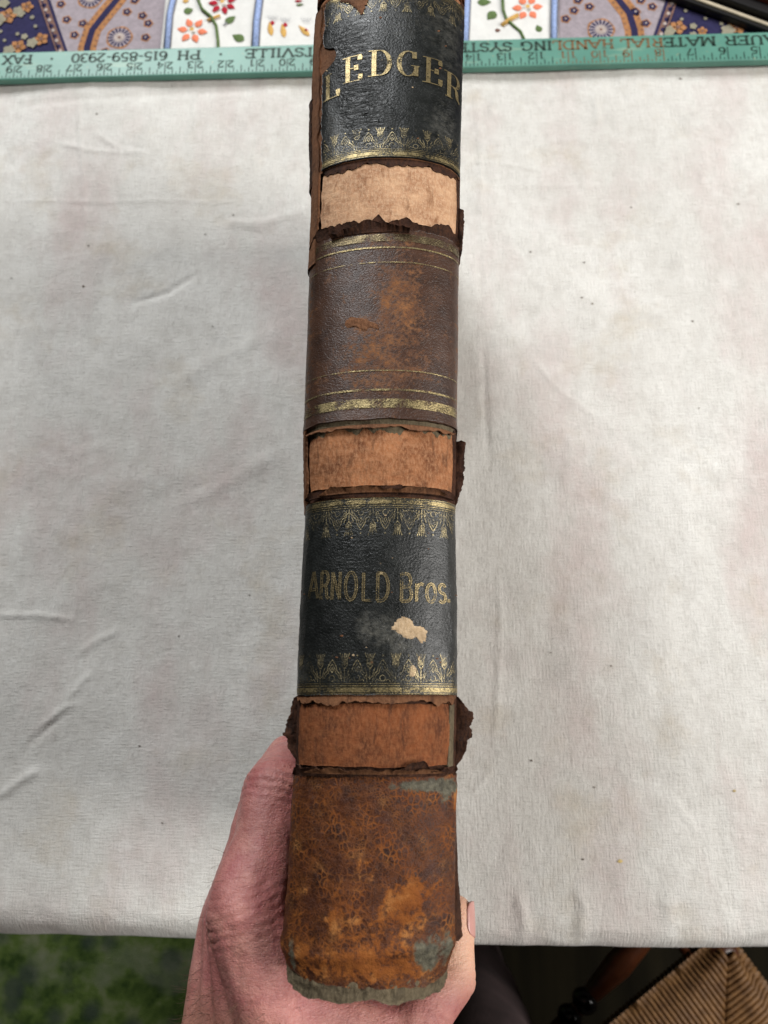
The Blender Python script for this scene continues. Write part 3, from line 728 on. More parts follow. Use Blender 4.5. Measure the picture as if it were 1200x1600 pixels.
c = M.mix(M.math('MULTIPLY', M.ramp(slv, [(.80, 1.), (1.06, 0.)]), .33), c, (.44, .415, .375))
th = M.noise(M.map(ob, (240, 1400, 1)), 1., 2); th2 = M.noise(M.map(ob, (1400, 240, 1)), 1., 2)
wv = M.math('ADD', th, th2)
c = M.mix(M.math('MULTIPLY', M.ramp(wv, [(.8, 1.), (1.15, 0.)]), .18), c, (.40, .38, .34))
sp = M.math('MULTIPLY', M.ramp(M.voro(ob, 60, 'F1'), [(.012, 1.), (.035, 0.)]), M.ramp(M.noise(ob, 14, 2), [(.56, 0.), (.62, 1.)]))
c = M.mix(M.math('MULTIPLY', sp, .8), c, (.20, .15, .10))
M.set('Base Color', c); M.bump(M.noise(ob, 300, 4, .6), .16, .0011); M.bump(slv, .6, .0010); M.bump(wv, .5, .0008); M.bump(M.noise(ob, 70, 5, .55), .22, .003)
M.set('Sheen Weight', .2)
CANVAS = M.m
NX = 620; X0, X1 = -.452, .80
prof = [('f', t) for t in range(0, 361)] + [('r', t) for t in range(1, 15)] + [('d', t) for t in range(1, 16)]
vs = []; fs = []
YFAR = YR
slope = (P(1200, 80, TZ).y - P(0, 110, TZ).y) / (P(1200, 80, TZ).x - P(0, 110, TZ).x)
def yfar(x): return P(600, 93, TZ).y + .004 + slope * (x - P(600, 93, TZ).x) + .0012 * N3(x * 14, 8)
for kind, t in prof:
    for i in range(NX + 1):
        x = lerp(X0, X1, i / NX); Rr = .016 + .008 * sstep(0, -.3, x); yo = y_out(x); ye = yo + Rr
        if kind == 'f':
            y = lerp(yfar(x), ye, t / 360); z = cloth_z(x, y)
            z += .0012 * math.exp(-((y - yfar(x)) / .006)**2)
        elif kind == 'r':
            an = R(90) * t / 14; h = cloth_h(x, ye)
            y = ye - Rr * math.sin(an); z = TZ + CT + h * (1 - t / 14) - Rr * (1 - math.cos(an)) + .0008 * N3(x * 50, t * .3)
        else:
            y = yo + .006 * N3(x * 12, t * .2) * t / 15 + .004 * math.sin(x * 38) * t / 15; z = TZ + CT - Rr - .012 * t
        vs.append((x, y, z))
W = NX + 1
for j in range(len(prof) - 1):
    for i in range(NX):
        k = j * W + i; fs.append((k, k + W, k + 1 + W, k + 1))
canvas = mesh('canvas_cloth', vs, fs, CANVAS, None, True, base=(0, .2, TZ))
tag(canvas, 'stained off-white canvas cloth creased over the table and hanging over its near edge', 'cloth')
LINT = simple('dark_speck', (.10, .075, .05), .9, .5, 400, 0)
LINTY = simple('yellow_speck', (.45, .34, .14), .9, .5, 400, 0)
for px, py, s in ((133, 451, 2.2), (912, 412, 2.2), (924, 478, 2.4), (908, 468, 2.), (828, 396, 2.), (986, 325, 1.6), (953, 1041, 2.2), (968, 1345, 3.2), (910, 1342, 1.5), (322, 368, 1.6), (365, 337, 1.8), (280, 994, 1.6), (154, 183, 2.),
                  (1062, 125, 2.4), (1152, 320, 2.), (256, 1285, 1.5), (830, 1188, 1.8), (928, 1230, 1.6), (20, 437, 1.4), (140, 387, 1.8), (390, 930, 1.4), (1080, 505, 2.), (1145, 1235, 2.4), (1090, 640, 1.4), (600 + 260, 1020, 1.5), (333, 512, 1.4), (220, 1165, 1.5)):
    p = P(px, py); k = 7; z = cloth_z(p.x, p.y) + .0004
    v = [(p.x + s * .00035 * rnd.uniform(.5, 1.2) * 1.7 * math.cos(q * 6.283 / k), p.y + s * .00035 * rnd.uniform(.5, 1.2) * math.sin(q * 6.283 / k), z) for q in range(k)]
    v += [(p.x, p.y, z + .0004)]
    mesh('speck', v, [(q, (q + 1) % k, k) for q in range(k)], LINTY if (px, py) in ((968, 1345), (1145, 1235)) else LINT, canvas)

# ------------------------------------------------------------------ table and the printed tablecloth beyond the ruler
WOOD = Mat('dark_table_wood', .45, .5)
n = WOOD.noise(WOOD.map(WOOD.ob, (2, 30, 30)), 1.5, 6, .6)
WOOD.set('Base Color', WOOD.ramp(n, [(.3, (.045, .018, .008)), (.7, (.12, .052, .022))])); WOOD.bump(n, .3, .001); WOOD = WOOD.m
table = empty('dining_table', (0, .5, 0), 'wooden table carrying the canvas, the ruler and the printed tablecloth', 'table')
MB().box((.23, .48, TZ - .015), (1.36, 1.21, .026), 0, .004).build('tabletop', WOOD, table)
for sx in (-1, 1):
    for yy in (-.02, 1.0):
        m = MB(); m.lathe((.23 + sx * .58, yy, 0), (.23 + sx * .58, yy, TZ - .03), [(0, .018), (.04, .024), (.1, .02), (.45, .026), (.6, .03), (.66, .022), (.7, .034), (.76, .03), (.765, .036), (1, .036)], 20); m.build('leg', WOOD, table, True)
for yy in (-.02, 1.0): MB().box((.23, yy, TZ - .07), (1.12, .022, .085), 0, .002).build('apron', WOOD, table)
for sx in (-1, 1): MB().box((.23 + sx * .58, .49, TZ - .07), (.022, .98, .085), 0, .002).build('apron', WOOD, table)

def fabric(name, col, var=.18, scale=260, rough=.9):
    M = Mat(name, rough, .15); n = M.noise(M.ob, scale, 7, .75)
    M.set('Base Color', M.ramp(n, [(.3, tuple(c * (1 - var * 1.6) for c in col)), (.7, tuple(min(1, c * (1 + var * 1.6)) for c in col))]))
    M.bump(M.math('ADD', M.noise(M.map(M.ob, (300, 1500, 1)), 1., 2), M.noise(M.map(M.ob, (1500, 300, 1)), 1., 2)), .4, .0005); return M.m
NAVY = fabric('navy_print', (.022, .020, .060)); LAV = fabric('lilac_print', (.29, .25, .27), .14); TANP = fabric('orange_print', (.33, .155, .065), .25)
SAGE = fabric('sage_print', (.24, .22, .16)); BRN = fabric('brown_print', (.17, .095, .075), .25); CRM = fabric('cream_print', (.38, .32, .29))
vs = []; fs = []; nx, ny = 120, 90
for j in range(ny + 1):
    for i in range(nx + 1):
        x = lerp(-.452, .90, i / nx); y = lerp(P(600, 105).y, 1.12, j / ny); vs.append((x, y, TZ + .0012 + .0004 * N3(x * 30, y * 30)))
for j in range(ny):
    for i in range(nx):
        k = j * (nx + 1) + i; fs.append((k, k + 1, k + 2 + nx, k + 1 + nx))
print_cloth = mesh('printed_tablecloth', vs, fs, NAVY, None, True, base=(0, .8, TZ))
tag(print_cloth, 'navy and lilac paisley printed tablecloth lying beyond the green ruler', 'tablecloth')
class Flat:                        # flat print / applique shapes laid on a cloth, all given in photograph pixels at table level
    def __init__(s, dz, z0=TZ + .0018): s.v = []; s.f = []; s.z = z0 + dz
    def poly(s, pts, world=False):
        n = len(s.v)
        for p in pts:
            q = Vector((p[0], p[1], 0)) if world else P(*p); s.v.append((q.x, q.y, s.z))
        s.f.append(tuple(range(n, n + len(pts)))); return s
    def line(s, pts, wd):
        q = [P(*p) for p in pts]; n = len(s.v)
        for i, p in enumerate(q):
            d = (q[min(i + 1, len(q) - 1)] - q[max(i - 1, 0)]).normalized(); m = Vector((-d.y, d.x, 0)) * wd * .0005
            s.v += [(p.x + m.x, p.y + m.y, s.z), (p.x - m.x, p.y - m.y, s.z)]
        for i in range(len(q) - 1): k = n + 2 * i; s.f.append((k, k + 1, k + 3, k + 2))
        return s
    def disc(s, px, py, r, n=16, wob=0.):
        c = P(px, py); s.poly([(c.x + r * .001 * (1 + wob * math.cos(5 * k * 6.283 / n)) * math.cos(k * 6.283 / n), c.y + r * .001 * (1 + wob * math.cos(5 * k * 6.283 / n)) * math.sin(k * 6.283 / n)) for k in range(n)], True); return s
    def petals(s, px, py, n, r0, r1, wd, ph=0.):
        c = P(px, py)
        for k in range(n):
            a = ph + k * 6.283 / n; d = Vector((math.cos(a), math.sin(a))); e = Vector((-d.y, d.x)); rm = (r0 + r1) / 2
            s.poly([tuple(c.xy + d * r * .001 + e * t * .001) for r, t in ((r0, 0), (lerp(r0, r1, .35), wd * .5), (lerp(r0, r1, .7), wd * .45), (r1, 0), (lerp(r0, r1, .7), -wd * .45), (lerp(r0, r1, .35), -wd * .5))], True)
        return s
    def build(s, name, m, parent): return mesh(name, s.v, s.f, m, parent, False)
for side in (0, 1):
    mx = (lambda p: p) if not side else (lambda p: (1128 - p[0], p[1] - 26))        # the print mirrors about the runner
    Z = lambda l: [mx(p) for p in l]
    lav = Flat(.0002).poly(Z([(22, -170), (66, -40), (86, 20), (112, 100), (300, 100), (300, -170)])).build('printed_field', LAV, print_cloth)
    f = Flat(.0004)
    f.line(Z([(12, -170), (56, -40), (76, 20), (104, 100)]), 9).build('printed_border', BRN, print_cloth)
    f = Flat(.0006); f.line(Z([(9, -170), (53, -40), (72, 20), (99, 100)]), 1.2); f.line(Z([(20, -170), (64, -40), (83, 20), (111, 100)]), 2.4).build('printed_border_line', NAVY, print_cloth)
    f = Flat(.0006)
    for k in range(9): q = mx((58 + k * 5.6 - 4, -36 + k * 16)); f.disc(q[0], q[1], 2.2, 10)
    f.build('printed_border_dots', NAVY, print_cloth)
    f = Flat(.0008)
    for k in range(9): q = mx((61 + k * 5.6 - 4, -29 + k * 16)); f.disc(q[0], q[1], 1.6, 8)
    f.build('printed_border_buds', CRM, print_cloth)
    st = [(262, -170), (238, -100), (200, -30), (185, 2), (165, 26), (146, 50), (138, 76), (136, 100)]
    Flat(.0004).line(Z(st), 16).build('printed_stripe', TANP, print_cloth)
    Flat(.0006).line(Z(st), 5.5).build('printed_stripe_line', NAVY, print_cloth)
    f = Flat(.0006)
    for i in range(len(st) - 1):
        for t in (.0, .33, .66):
            for off in (-12, 12):
                q = mx((lerp(st[i][0], st[i + 1][0], t) + off, lerp(st[i][1], st[i + 1][1], t))); f.disc(q[0], q[1], .9, 7)
    f.build('printed_stripe_dots', BRN, print_cloth)
    for cx, cy in ((143, 0), (188, 62)):
        q = mx((cx, cy)) if not side else {143: (985 + 8, -30), 188: (938, 50)}[cx]
        Flat(.0004).disc(q[0], q[1], 11.5, 26, .04).build('printed_medallion', TANP, print_cloth)
        Flat(.0005).disc(q[0], q[1], 10.0, 26).build('printed_medallion', LAV, print_cloth)
        Flat(.0006).petals(q[0], q[1], 16, 4.6, 11., 1.7).build('printed_rays', NAVY, print_cloth)
        Flat(.0007).disc(q[0], q[1], 4.4, 18).build('printed_eye', CRM, print_cloth)
        Flat(.0008).disc(q[0], q[1], 1.3, 10).build('printed_eye', BRN, print_cloth)
    dl = ((97, 10), (106, 34), (131, 40), (118, 58), (200, 22), (224, 28), (233, 40), (229, 62), (212, 4), (112, -12), (166, 84)) if not side else \
         ((883, 33), (896, 20), (920, 14), (992, 22), (1018, 14), (1008, 40), (1000, 4), (902, 4))
    f = Flat(.0006); f2 = Flat(.0004); f3 = Flat(.0008)
    for x, y in dl: f2.disc(x, y, 4.2, 16, .12); f.disc(x, y, 3.1, 15, .22); f3.disc(x, y, .9, 8)
    f2.build('printed_blossoms', TANP, print_cloth); f.build('printed_blossoms', NAVY, print_cloth); f3.build('printed_blossoms', CRM, print_cloth)
    dd = (((14, 28, 7.5), (44, 14, 5.5), (30, 76, 6.5), (66, 64, 6.)), ((34, 24, 4), (8, 8, 5), (52, 30, 2.), (57, 44, 1.7), (29, 56, 1.8), (3, 52, 1.6), (9, 66, 1.6), (40, 60, 3))) if not side else \
         (((1058, 46, 6.5), (1150, 45, 7.), (1096, 52, 4.)), ((1082, 44, 3.), (1070, 20, 1.6), (1064, 33, 1.5), (1101, 32, 1.6), (1126, 40, 1.8), (1108, 12, 1.5)))
    f = Flat(.0004); f2 = Flat(.0006); f3 = Flat(.0005)
    for x, y, r in dd[0]: Flat(.0004).petals(x, y, 5, 0, r * 1.15, r * .85, x).build('printed_star', TANP, print_cloth); Flat(.0006).disc(x, y, r * .30, 9).build('printed_star_eye', BRN, print_cloth); Flat(.0005).disc(x - 14, y + 6, r * .8, 14, .2).build('printed_scroll', SAGE, print_cloth)
    f = Flat(.0003)
    for x, y, r in dd[1]: f.disc(x, y, r, 10, .15)
    f.build('printed_dots', SAGE, print_cloth)

for i in range(70):                 # the print goes on over the rest of the cloth
    x = rnd.uniform(-.44, .88); y = rnd.uniform(.60, 1.1)
    if -.30 < x < .36: continue
    f = Flat(.0004); n_ = 12; r_ = rnd.uniform(.003, .007)
    f.poly([(x + r_ * (1 + .3 * math.cos(5 * k * 6.283 / n_)) * math.cos(k * 6.283 / n_), y + r_ * (1 + .3 * math.cos(5 * k * 6.283 / n_)) * math.sin(k * 6.283 / n_)) for k in range(n_)], True)
    f.build('printed_star', TANP if i % 2 else SAGE, print_cloth)

# --- embroidered runner
RUN = fabric('white_runner', (.64, .63, .60), .06, 60); BLUE = fabric('blue_braid', (.28, .36, .58), .45, 900); COR = fabric('coral_thread', (.68, .20, .11), .25, 900)
RED = fabric('crimson_thread', (.36, .015, .03), .3, 900); GRN = fabric('green_thread', (.10, .15, .055), .35, 700); YEL = fabric('ochre_thread', (.55, .33, .10), .3, 800); GRY = fabric('grey_thread', (.20, .20, .22), .3, 900)
za = TZ + .0030
def run_edge(px, py): return P(px, py)
yA = P(600, 100).y; yB = 1.1
xl0, xl1 = P(252, 80).x, P(262, 0).x; xr0, xr1 = P(872, 60).x, P(871, 0).x
sl = (xl1 - xl0) / (P(262, 0).y - P(252, 80).y); sr = (xr1 - xr0) / (P(871, 0).y - P(872, 60).y)
vs = []; fs = []; nx, ny = 90, 60
for j in range(ny + 1):
    y = lerp(yA, yB, j / ny); xa = xl0 + sl * (y - P(252, 80).y) * .5; xb = xr0 + sr * (y - P(872, 60).y) * .5
    for i in range(nx + 1):
        u = i / nx; x = lerp(xa, xb, u); e = min(1, min(u, 1 - u) * 30)
        vs.append((x, y, za - .0012 + .0022 * e**.5 + .0007 * fbm(x * 25, y * 25, 3) * e + .0004))
n0 = len(vs)
for j in range(ny):
    for i in range(nx):
        k = j * (nx + 1) + i; fs.append((k, k + 1, k + 2 + nx, k + 1 + nx))
runner = mesh('embroidered_runner', vs, fs, RUN, None, True, base=(0, .8, TZ))
tag(runner, 'white table runner with embroidered flowers and blue braid stripes behind the book', 'table runner')
ZR = za + .0022
def sew(name, m, dz=0.): f = Flat(dz, ZR); return f
def raised(name, m, px, py, L, Wd, ang, h=.0006, tip=1.):   # a stitched petal or leaf: lens-shaped, domed
    c = P(px, py); d = Vector((math.cos(R(ang)), math.sin(R(ang)))); e = Vector((-d.y, d.x)); n = 10
    vs = []; fs = []
    for ring, s in ((0, 1.), (1, .55)):
        for k in range(2 * n):
            t = k / n
            u = (t if t <= 1 else 2 - t); sg = 1 if t <= 1 else -1
            wv = math.sin(math.pi * u**(.75 if tip else 1.)) * Wd * .5
            q = c.xy + d * (u - .5) * L * .001 * s + e * sg * wv * .001 * s
            vs.append((q.x, q.y, ZR - .0008 + (h if ring else 0) + .0004))
    N = 2 * n
    fs = [(k, (k + 1) % N, N + (k + 1) % N, N + k) for k in range(N)] + [tuple(range(N, 2 * N))]
    return mesh(name, vs, fs, m, runner, True)
def flower(px, py, m, L, Wd, angs, r):
    for a in angs:
        c = P(px, py); q = c.xy + Vector((math.cos(R(a)), math.sin(R(a)))) * r * .001
        # back to pixels is not needed: place directly
        v0 = len(runner.children)
        o = raised('petal', m, px, py, L, Wd, a)
        for v in o.data.vertices: v.co.x += (q.x - c.x); v.co.y += (q.y - c.y)
    Flat(.0012, ZR).disc(px, py, 2.0, 10).build('flower_centre', YEL, runner)
flower(350, 12, RED, 8.5, 5., (20, 75, 125, 178, 228, 285, 330), 8.5)
flower(303, 55, COR, 9., 6., (55, 112, 170, 232, 290, 350), 9.)
flower(823, 20, COR, 8.5, 6.2, (5, 62, 118, 178, 240, 300), 8.8)
for px, py, L, Wd, a in ((362, 38, 11, 7, 40), (297, 24, 8.5, 7, 20), (374, 66, 12, 8, 150), (756, 11, 12, 7.5, 0), (767, 32, 11, 8.5, 230), (772, -4, 9, 6, 160), (840, 52, 8, 6, 110), (470, 15, 7, 2.5, 5)):
    raised('leaf', GRN, px, py, L, Wd, a)
raised('bud', YEL, 293, 9, 6, 4.2, 10); raised('bud', RED, 468, 9, 7, 2.6, 0); raised('bud', BRN, 777, 55, 5, 4, 0)
for px, py in ((424, 52), (444, 55), (476, 55)):
    raised('pod', YEL, px, py, 15, 5, 100 if px < 460 else 130); raised('pod_tip', RED, px + 3, py - 9 if px < 460 else py, 5, 4, 90)
    f = Flat(.0006, ZR)
    for k in (-2, -1, 0, 1, 2): f.line([(px + 4 + k * 2, py - 12), (px + 4 + k * 4, py - 19)], .35)
    f.build('stitches', GRY, runner)
def stem(pts, wd=2.6, m=GRN):
    MB().tube([P(*p) + Vector((0, 0, ZR - TZ + .0001)) for p in pts], wd * .0005, 8).build('stem', m, runner, True)
stem([(316, -25), (312, 8), (318, 22), (332, 34), (340, 48), (343, 72), (343, 90)]); stem([(786, -20), (784, 6), (785, 24), (790, 38), (800, 48), (812, 58), (820, 75)])
stem([(326, 40), (336, 36), (346, 32)], 2., YEL); stem([(783, 48), (795, 39), (808, 32)], 3.4, YEL); stem([(352, 48), (357, 43)], 1., GRY)
def braid(pts, wd):
    q = [P(*p) + Vector((0, 0, ZR - TZ - .0004)) for p in pts]; 
    MB().tube(q, wd * .0005, 8).build('braid_stripe', BLUE, runner, True)
    for s in (-1, 1):
        MB().tube([p + Vector((s * wd * .0006, 0, .0)) for p in q], .0006, 6).build('braid_edge', GRY, runner, True)
braid([(279, -30), (275, 0), (268, 30), (263, 90)], 4.6); braid([(409, -30), (408, 0), (403, 40), (400, 90)], 5.2); braid([(731, -30), (730, 0), (728, 40), (726, 90)], 4.6); braid([(866, -30), (865, 0), (864, 40), (864, 90)], 4.6)

# --- dark lacquered tray
LAC = simple('black_lacquer', (.006, .005, .005), .5, .3, 40, .1); REDB = simple('red_brown_lacquer', (.09, .018, .008), .35, .4, 60, .15); CREAM = simple('cream_line', (.42, .36, .26), .6, .2, 90, .3)
ta, tb = P(1098, 0, TZ + .0105), P(1200, 37, TZ + .0105); td = (tb - ta); td.z = 0; td.normalize(); tn = Vector((-td.y, td.x, 0))
if tn.y < 0: tn = -tn
ta = ta - tn * .004; tb = tb - tn * .004
tray = empty('lacquered_tray', ((ta + tb) / 2 + tn * .1) * Vector((1, 1, 0)) + Vector((0, 0, TZ + .004)) if False else Vector((ta.x + tn.x * .1, ta.y + tn.y * .1, TZ + .004)), 'dark lacquered tray edge with a cream line and red-brown rim, beyond the ruler', 'tray')
def rail(name, m, off, wd, z0, z1):
    a = ta - td * .05 + tn * off; b = tb + td * .12 + tn * off; c = (a + b) / 2 + tn * wd / 2
    MB().box((c.x, c.y, (z0 + z1) / 2), ((b - a).length, wd, z1 - z0), math.atan2(td.y, td.x), min(wd, z1 - z0) * .25).build(name, m, tray)
rail('tray_side', LAC, .0, .20, TZ + .0022, TZ + .009); rail('cream_inlay', CREAM, .0025, .0032, TZ + .007, TZ + .0105); rail('tray_step', LAC, .0085, .185, TZ + .008, TZ + .015); rail('tray_rim', REDB, .0165, .012, TZ + .014, TZ + .020)

# ------------------------------------------------------------------ green yardstick
IN = .0254
p5 = P(1187, 91, TZ + .008); p29 = P(23, 121, TZ + .008); ud = (p29 - p5); ud.z = 0
INS = ud.length / 24; ud.normalize(); uw = Vector((ud.y, -ud.x, 0))
if uw.y < 0: uw = -uw               # uw points away from the camera
RZ0 = TZ + .0036; RZ1 = RZ0 + .0062
front = P(600, 118, RZ0)            # near lower edge
o0 = p5 - ud * 5 * INS
RWd = .0272
d0 = (front - o0).dot(uw); O = o0 + uw * d0          # inch 0, near edge
def RPt(inch, v, z): q = O + ud * inch * INS + uw * v; return Vector((q.x, q.y, z))
M = Mat('green_painted_ruler', .45, .45); n = M.noise(M.ob, 25, 5)
c = M.ramp(n, [(.3, (.075, .205, .160)), (.7, (.110, .270, .210))])
c = M.mix(M.math('MULTIPLY', M.ramp(M.noise(M.map(M.ob, (14, 90, 90)), 1., 5, .7), [(.60, 0.), (.72, 1.)]), .55), c, (.28, .36, .25))
c = M.mix(M.math('MULTIPLY', M.ramp(M.noise(M.ob, 380, 4), [(.66, 0.), (.74, 1.)]), .5), c, (.35, .27, .15))
M.set('Base Color', c); M.bump(M.noise(M.map(M.ob, (30, 400, 400)), 1., 4), .25, .0006); GREEN = M.m
ruler = empty('yardstick', RPt(18, RWd / 2, RZ0), 'long green wooden yardstick printed with upside-down lettering, laid across the cloth', 'ruler')
c_ = RPt(18, RWd / 2, (RZ0 + RZ1) / 2)
MB().box(c_, (36.3 * INS, RWd, RZ1 - RZ0), math.atan2(ud.y, ud.x), .0009).build('stick', GREEN, ruler)
INK = Mat('dark_green_ink', .6, .3); INK.set('Base Color', INK.ramp(INK.noise(INK.ob, 300, 4), [(.3, (.010, .028, .020)), (.7, (.03, .06, .042))])); INK = INK.worn(INK.ramp(INK.noise(INK.ob, 500, 4), [(.20, 0.), (.30, 1.)])).m
INKT = Mat('tan_ink', .6, .3); INKT.set('Base Color', (.17, .10, .045)); INKT = INKT.worn(INKT.ramp(INKT.noise(INKT.ob, 420, 4), [(.34, 0.), (.46, 1.)])).m  # tan ink for one stretch of the lettering
class Ink:
    def __init__(s): s.v = []; s.f = []; s.fm = []
    def rib(s, pts, wfun, z=None):
        n = len(s.v); z = RZ1 + .00025
        for i, p in enumerate(pts):
            a = pts[max(0, i - 1)]; b = pts[min(len(pts) - 1, i + 1)]; dx, dy = b[0] - a[0], b[1] - a[1]; l = math.hypot(dx, dy) or 1; h = wfun(dx / l, dy / l) / 2
            for sg in (1, -1):
                s.v.append(RPt((p[0] - sg * dy / l * h) / INS, p[1] + sg * dx / l * h, z))
        mi = 1 if 7.9 < pts[0][0] / INS < 11.4 else 0
        for i in range(len(pts) - 1): k = n + 2 * i; s.f.append((k, k + 1, k + 3, k + 2)); s.fm.append(mi)
    def text(s, txt, i0, i1, vtop, cap, thick, thin, ser, mono=False):
        """inch i0 -> i1 in reading direction (letters stand upside down: their tops face the camera)"""
        tot = sum(GL[c][0] for c in txt); x = i0 * INS; k = (i1 - i0) * INS / tot
        for c in txt:
            wd, st, se = GL[c]
            for q in st: s.rib([(x + u * k, vtop - v * cap) for u, v in q], lambda dx, dy: thin + (thick - thin) * dy * dy)
            for u, v in se: s.rib([(x + u * k - ser, vtop - v * cap), (x + u * k + ser, vtop - v * cap)], lambda dx, dy: thin)
            x += wd * k
    def dot(s, inch, v, r):
        n = len(s.v); s.v += [RPt(inch + r / INS * math.cos(k * .785), v + r * math.sin(k * .785), RZ1 + .00025) for k in range(8)]; s.f.append(tuple(range(n, n + 8))); s.fm.append(0)
    def build(s, name): return mesh(name, s.v, s.f, INK, ruler, False, mats=[INKT], fm=s.fm)
VT = .0236; CP = .0084
for txt, a, b in (('BRAUER', 3.55, 6.08), ('MATERIAL', 6.33, 9.32), ('HANDLING', 9.52, 12.5), ('SYSTEMS', 12.75, 15.35), ('GOODLETTSVILLE', 16.4, 21.4), ('PH', 22.85, 23.65), ('615-859-2930', 23.95, 27.15), ('FAX', 28.45, 29.45), ('615-859', 29.75, 31.6)):
    t = Ink(); t.text(txt, a, b, VT, CP, .0021, .0011, .0016); t.build('printed_word')
for q in (22.2, 27.8): t = Ink(); t.dot(q, VT - CP * .5, .0012); t.build('printed_dot')
for i in range(1, 36):
    s_ = str(i); t = Ink()
    if len(s_) == 1: t.text(s_, i + .05, i + .05 + .24, .0128, .0063, .0014, .0009, .0008)
    else: t.text(s_[0], i - .27, i - .04, .0128, .0063, .0014, .0009, .0008); t.text(s_[1], i + .05, i + .28, .0128, .0063, .0014, .0009, .0008)
    t.build('inch_numeral')

t = Ink()
for k in range(1, 36 * 8):
    L = .0132 if k % 8 == 0 else .0080 if k % 4 == 0 else .0058 if k % 2 == 0 else .0032
    if k % 8 == 0: t.rib([(k / 8 * INS, .0012), (k / 8 * INS, L)], lambda dx, dy: .0008)
    else: t.rib([(k / 8 * INS, .0012), (k / 8 * INS, L)], lambda dx, dy: .0007)
t.build('tick_marks')

# ------------------------------------------------------------------ floor, rug, chair
M = Mat('dark_floor', .8, .08); n = M.noise(M.map(M.ob, (30, 2, 1)), 1., 6)
M.set('Base Color', M.ramp(n, [(.3, (.005, .004, .002)), (.7, (.014, .011, .005))])); M.bump(n, .2, .001)
fl = mesh('floor', [(-4, -4, 0), (4, -4, 0), (4, 4, 0), (-4, 4, 0)], [(0, 1, 2, 3)], M.m, None, False); tag(fl, kind='structure')
M = Mat('green_rug_pile', .95, .1); ob = M.ob
n = M.noise(M.map(ob, (1, 1, 1)), 18, 6, .7); c = M.ramp(n, [(.38, (.024, .046, .010)), (.52, (.080, .120, .028)), (.66, (.16, .175, .095))])
bl = M.ramp(M.voro(ob, 17, 'F1'), [(.2, 1.), (.38, 0.)]); c = M.mix(M.math('MULTIPLY', bl, .75), c, (.035, .045, .04))
st = M.ramp(M.noise(M.map(ob, (13, 17, 1)), 1., 6), [(.5, 0.), (.62, 1.)]); c = M.mix(M.math('MULTIPLY', st, .5), c, (.14, .155, .105))
M.set('Base Color', c); M.bump(M.noise(ob, 500, 3), .8, .004)
vs = []; fs = []
for j in range(41):
    for i in range(61):
        x = lerp(-1.5, -.10, i / 60); y = lerp(-1.2, .9, j / 40); vs.append((x, y, .012 + .001 * N3(x * 12, y * 12)))
for j in range(40):
    for i in range(60): k = j * 61 + i; fs.append((k, k + 1, k + 62, k + 61))
rug = mesh('rug', vs, fs, M.m, None, True, base=(0, 0, 0)); tag(rug, 'worn green patterned rug on the floor beside the table', 'rug')

M = Mat('woven_rush', .6, .4); n = M.noise(M.ob, 120, 5); M.set('Base Color', M.ramp(n, [(.3, (.095, .042, .012)), (.7, (.235, .118, .040))])); M.bump(M.noise(M.ob, 500, 4), .5, .001); RUSH = M.m
CHW = simple('chair_wood', (.085, .024, .008), .3, .4, 50, .15, spec=.5)
EBON = simple('black_turned_wood', (.008, .006, .006), .15, .3, 50, .05, spec=.6)
ZC = .44
ca = P(1132, 1492, ZC); cb = P(1000, 1603, ZC); e1 = (cb - ca); e1.z = 0; e1.normalize(); e2 = Vector((-e1.y, e1.x, 0))
if e2.x < 0: e2 = -e2
SS = .40
chair = empty('rush_chair', (ca + (e1 + e2) * SS / 2) * Vector((1, 1, 0)) if False else Vector(((ca + (e1 + e2) * SS / 2).x, (ca + (e1 + e2) * SS / 2).y, .012)), 'wooden chair with woven rush seat and turned stretchers tucked under the table', 'chair')
def C(u, v, z): q = ca + e1 * u * SS + e2 * v * SS; return Vector((q.x, q.y, z))
secs = [((0, 0), (1, 0)), ((0, 0), (0, 1)), ((1, 0), (1, 1)), ((0, 1), (1, 1))]
for (u0, v0), (u1, v1) in secs:     # four triangular woven sections; strands run from the rail to the diagonals
    m = MB(); n = 84
    for k in range(n):
        t = (k + .5) / n; r = Vector((lerp(u0, u1, t), lerp(v0, v1, t))); dep = min(t, 1 - t)
        inw = Vector((.5 - (u0 + u1) / 2, .5 - (v0 + v1) / 2)).normalized()
        pts = []
        for q in range(7):
            s_ = q / 6; uu = r + inw * ((dep + .022) * s_ - .02)
            pts.append(C(uu.x, uu.y, ZC + .010 * math.sin(min(1, s_ * 4) * 1.57) - .004 * s_ + .0006 * N3(k * 3.1, q)))
        pts = [C(r.x - inw.x * .035, r.y - inw.y * .035, ZC - .016)] + [C(r.x - inw.x * .038, r.y - inw.y * .038, ZC - .002)] + pts
        m.tube(pts, .0026, 6)
    m.build('rush_weave', RUSH, chair, True)
for (u0, v0), (u1, v1) in secs: MB().tube([C(u0, v0, ZC - .008), C(u1, v1, ZC - .008)], .011, 12).build('seat_rail', CHW, chair, True)
for u, v in ((0, 0), (1, 0), (0, 1), (1, 1)):
    tall = v == 1
    m = MB(); m.lathe(C(u, v, .012), C(u, v, .92 if tall else ZC + .004), [(0, .012), (.1, .016), (.3, .017), (.34, .021), (.38, .017), (.8, .018), (.97, .018), (1, .012)] if not tall else [(0, .012), (.1, .016), (.45, .018), (.9, .015), (.94, .019), (1, .006)], 18); m.build('leg' if not tall else 'back_post', CHW, chair, True)
for z in (.58, .70, .82):
    m = MB(); m.box((C(0, 1, z) + C(1, 1, z)) / 2, (SS - .03, .008, .06), math.atan2(e1.y, e1.x), .002); m.build('back_slat', CHW, chair)
for z in (.15, .27):
    for (u0, v0), (u1, v1) in secs[1:]: MB().tube([C(u0, v0, z), C(u1, v1, z)], .0085, 10).build('stretcher', CHW, chair, True)
sa_, sb_ = P(985, 1487, .29), P(880, 1600, .29)
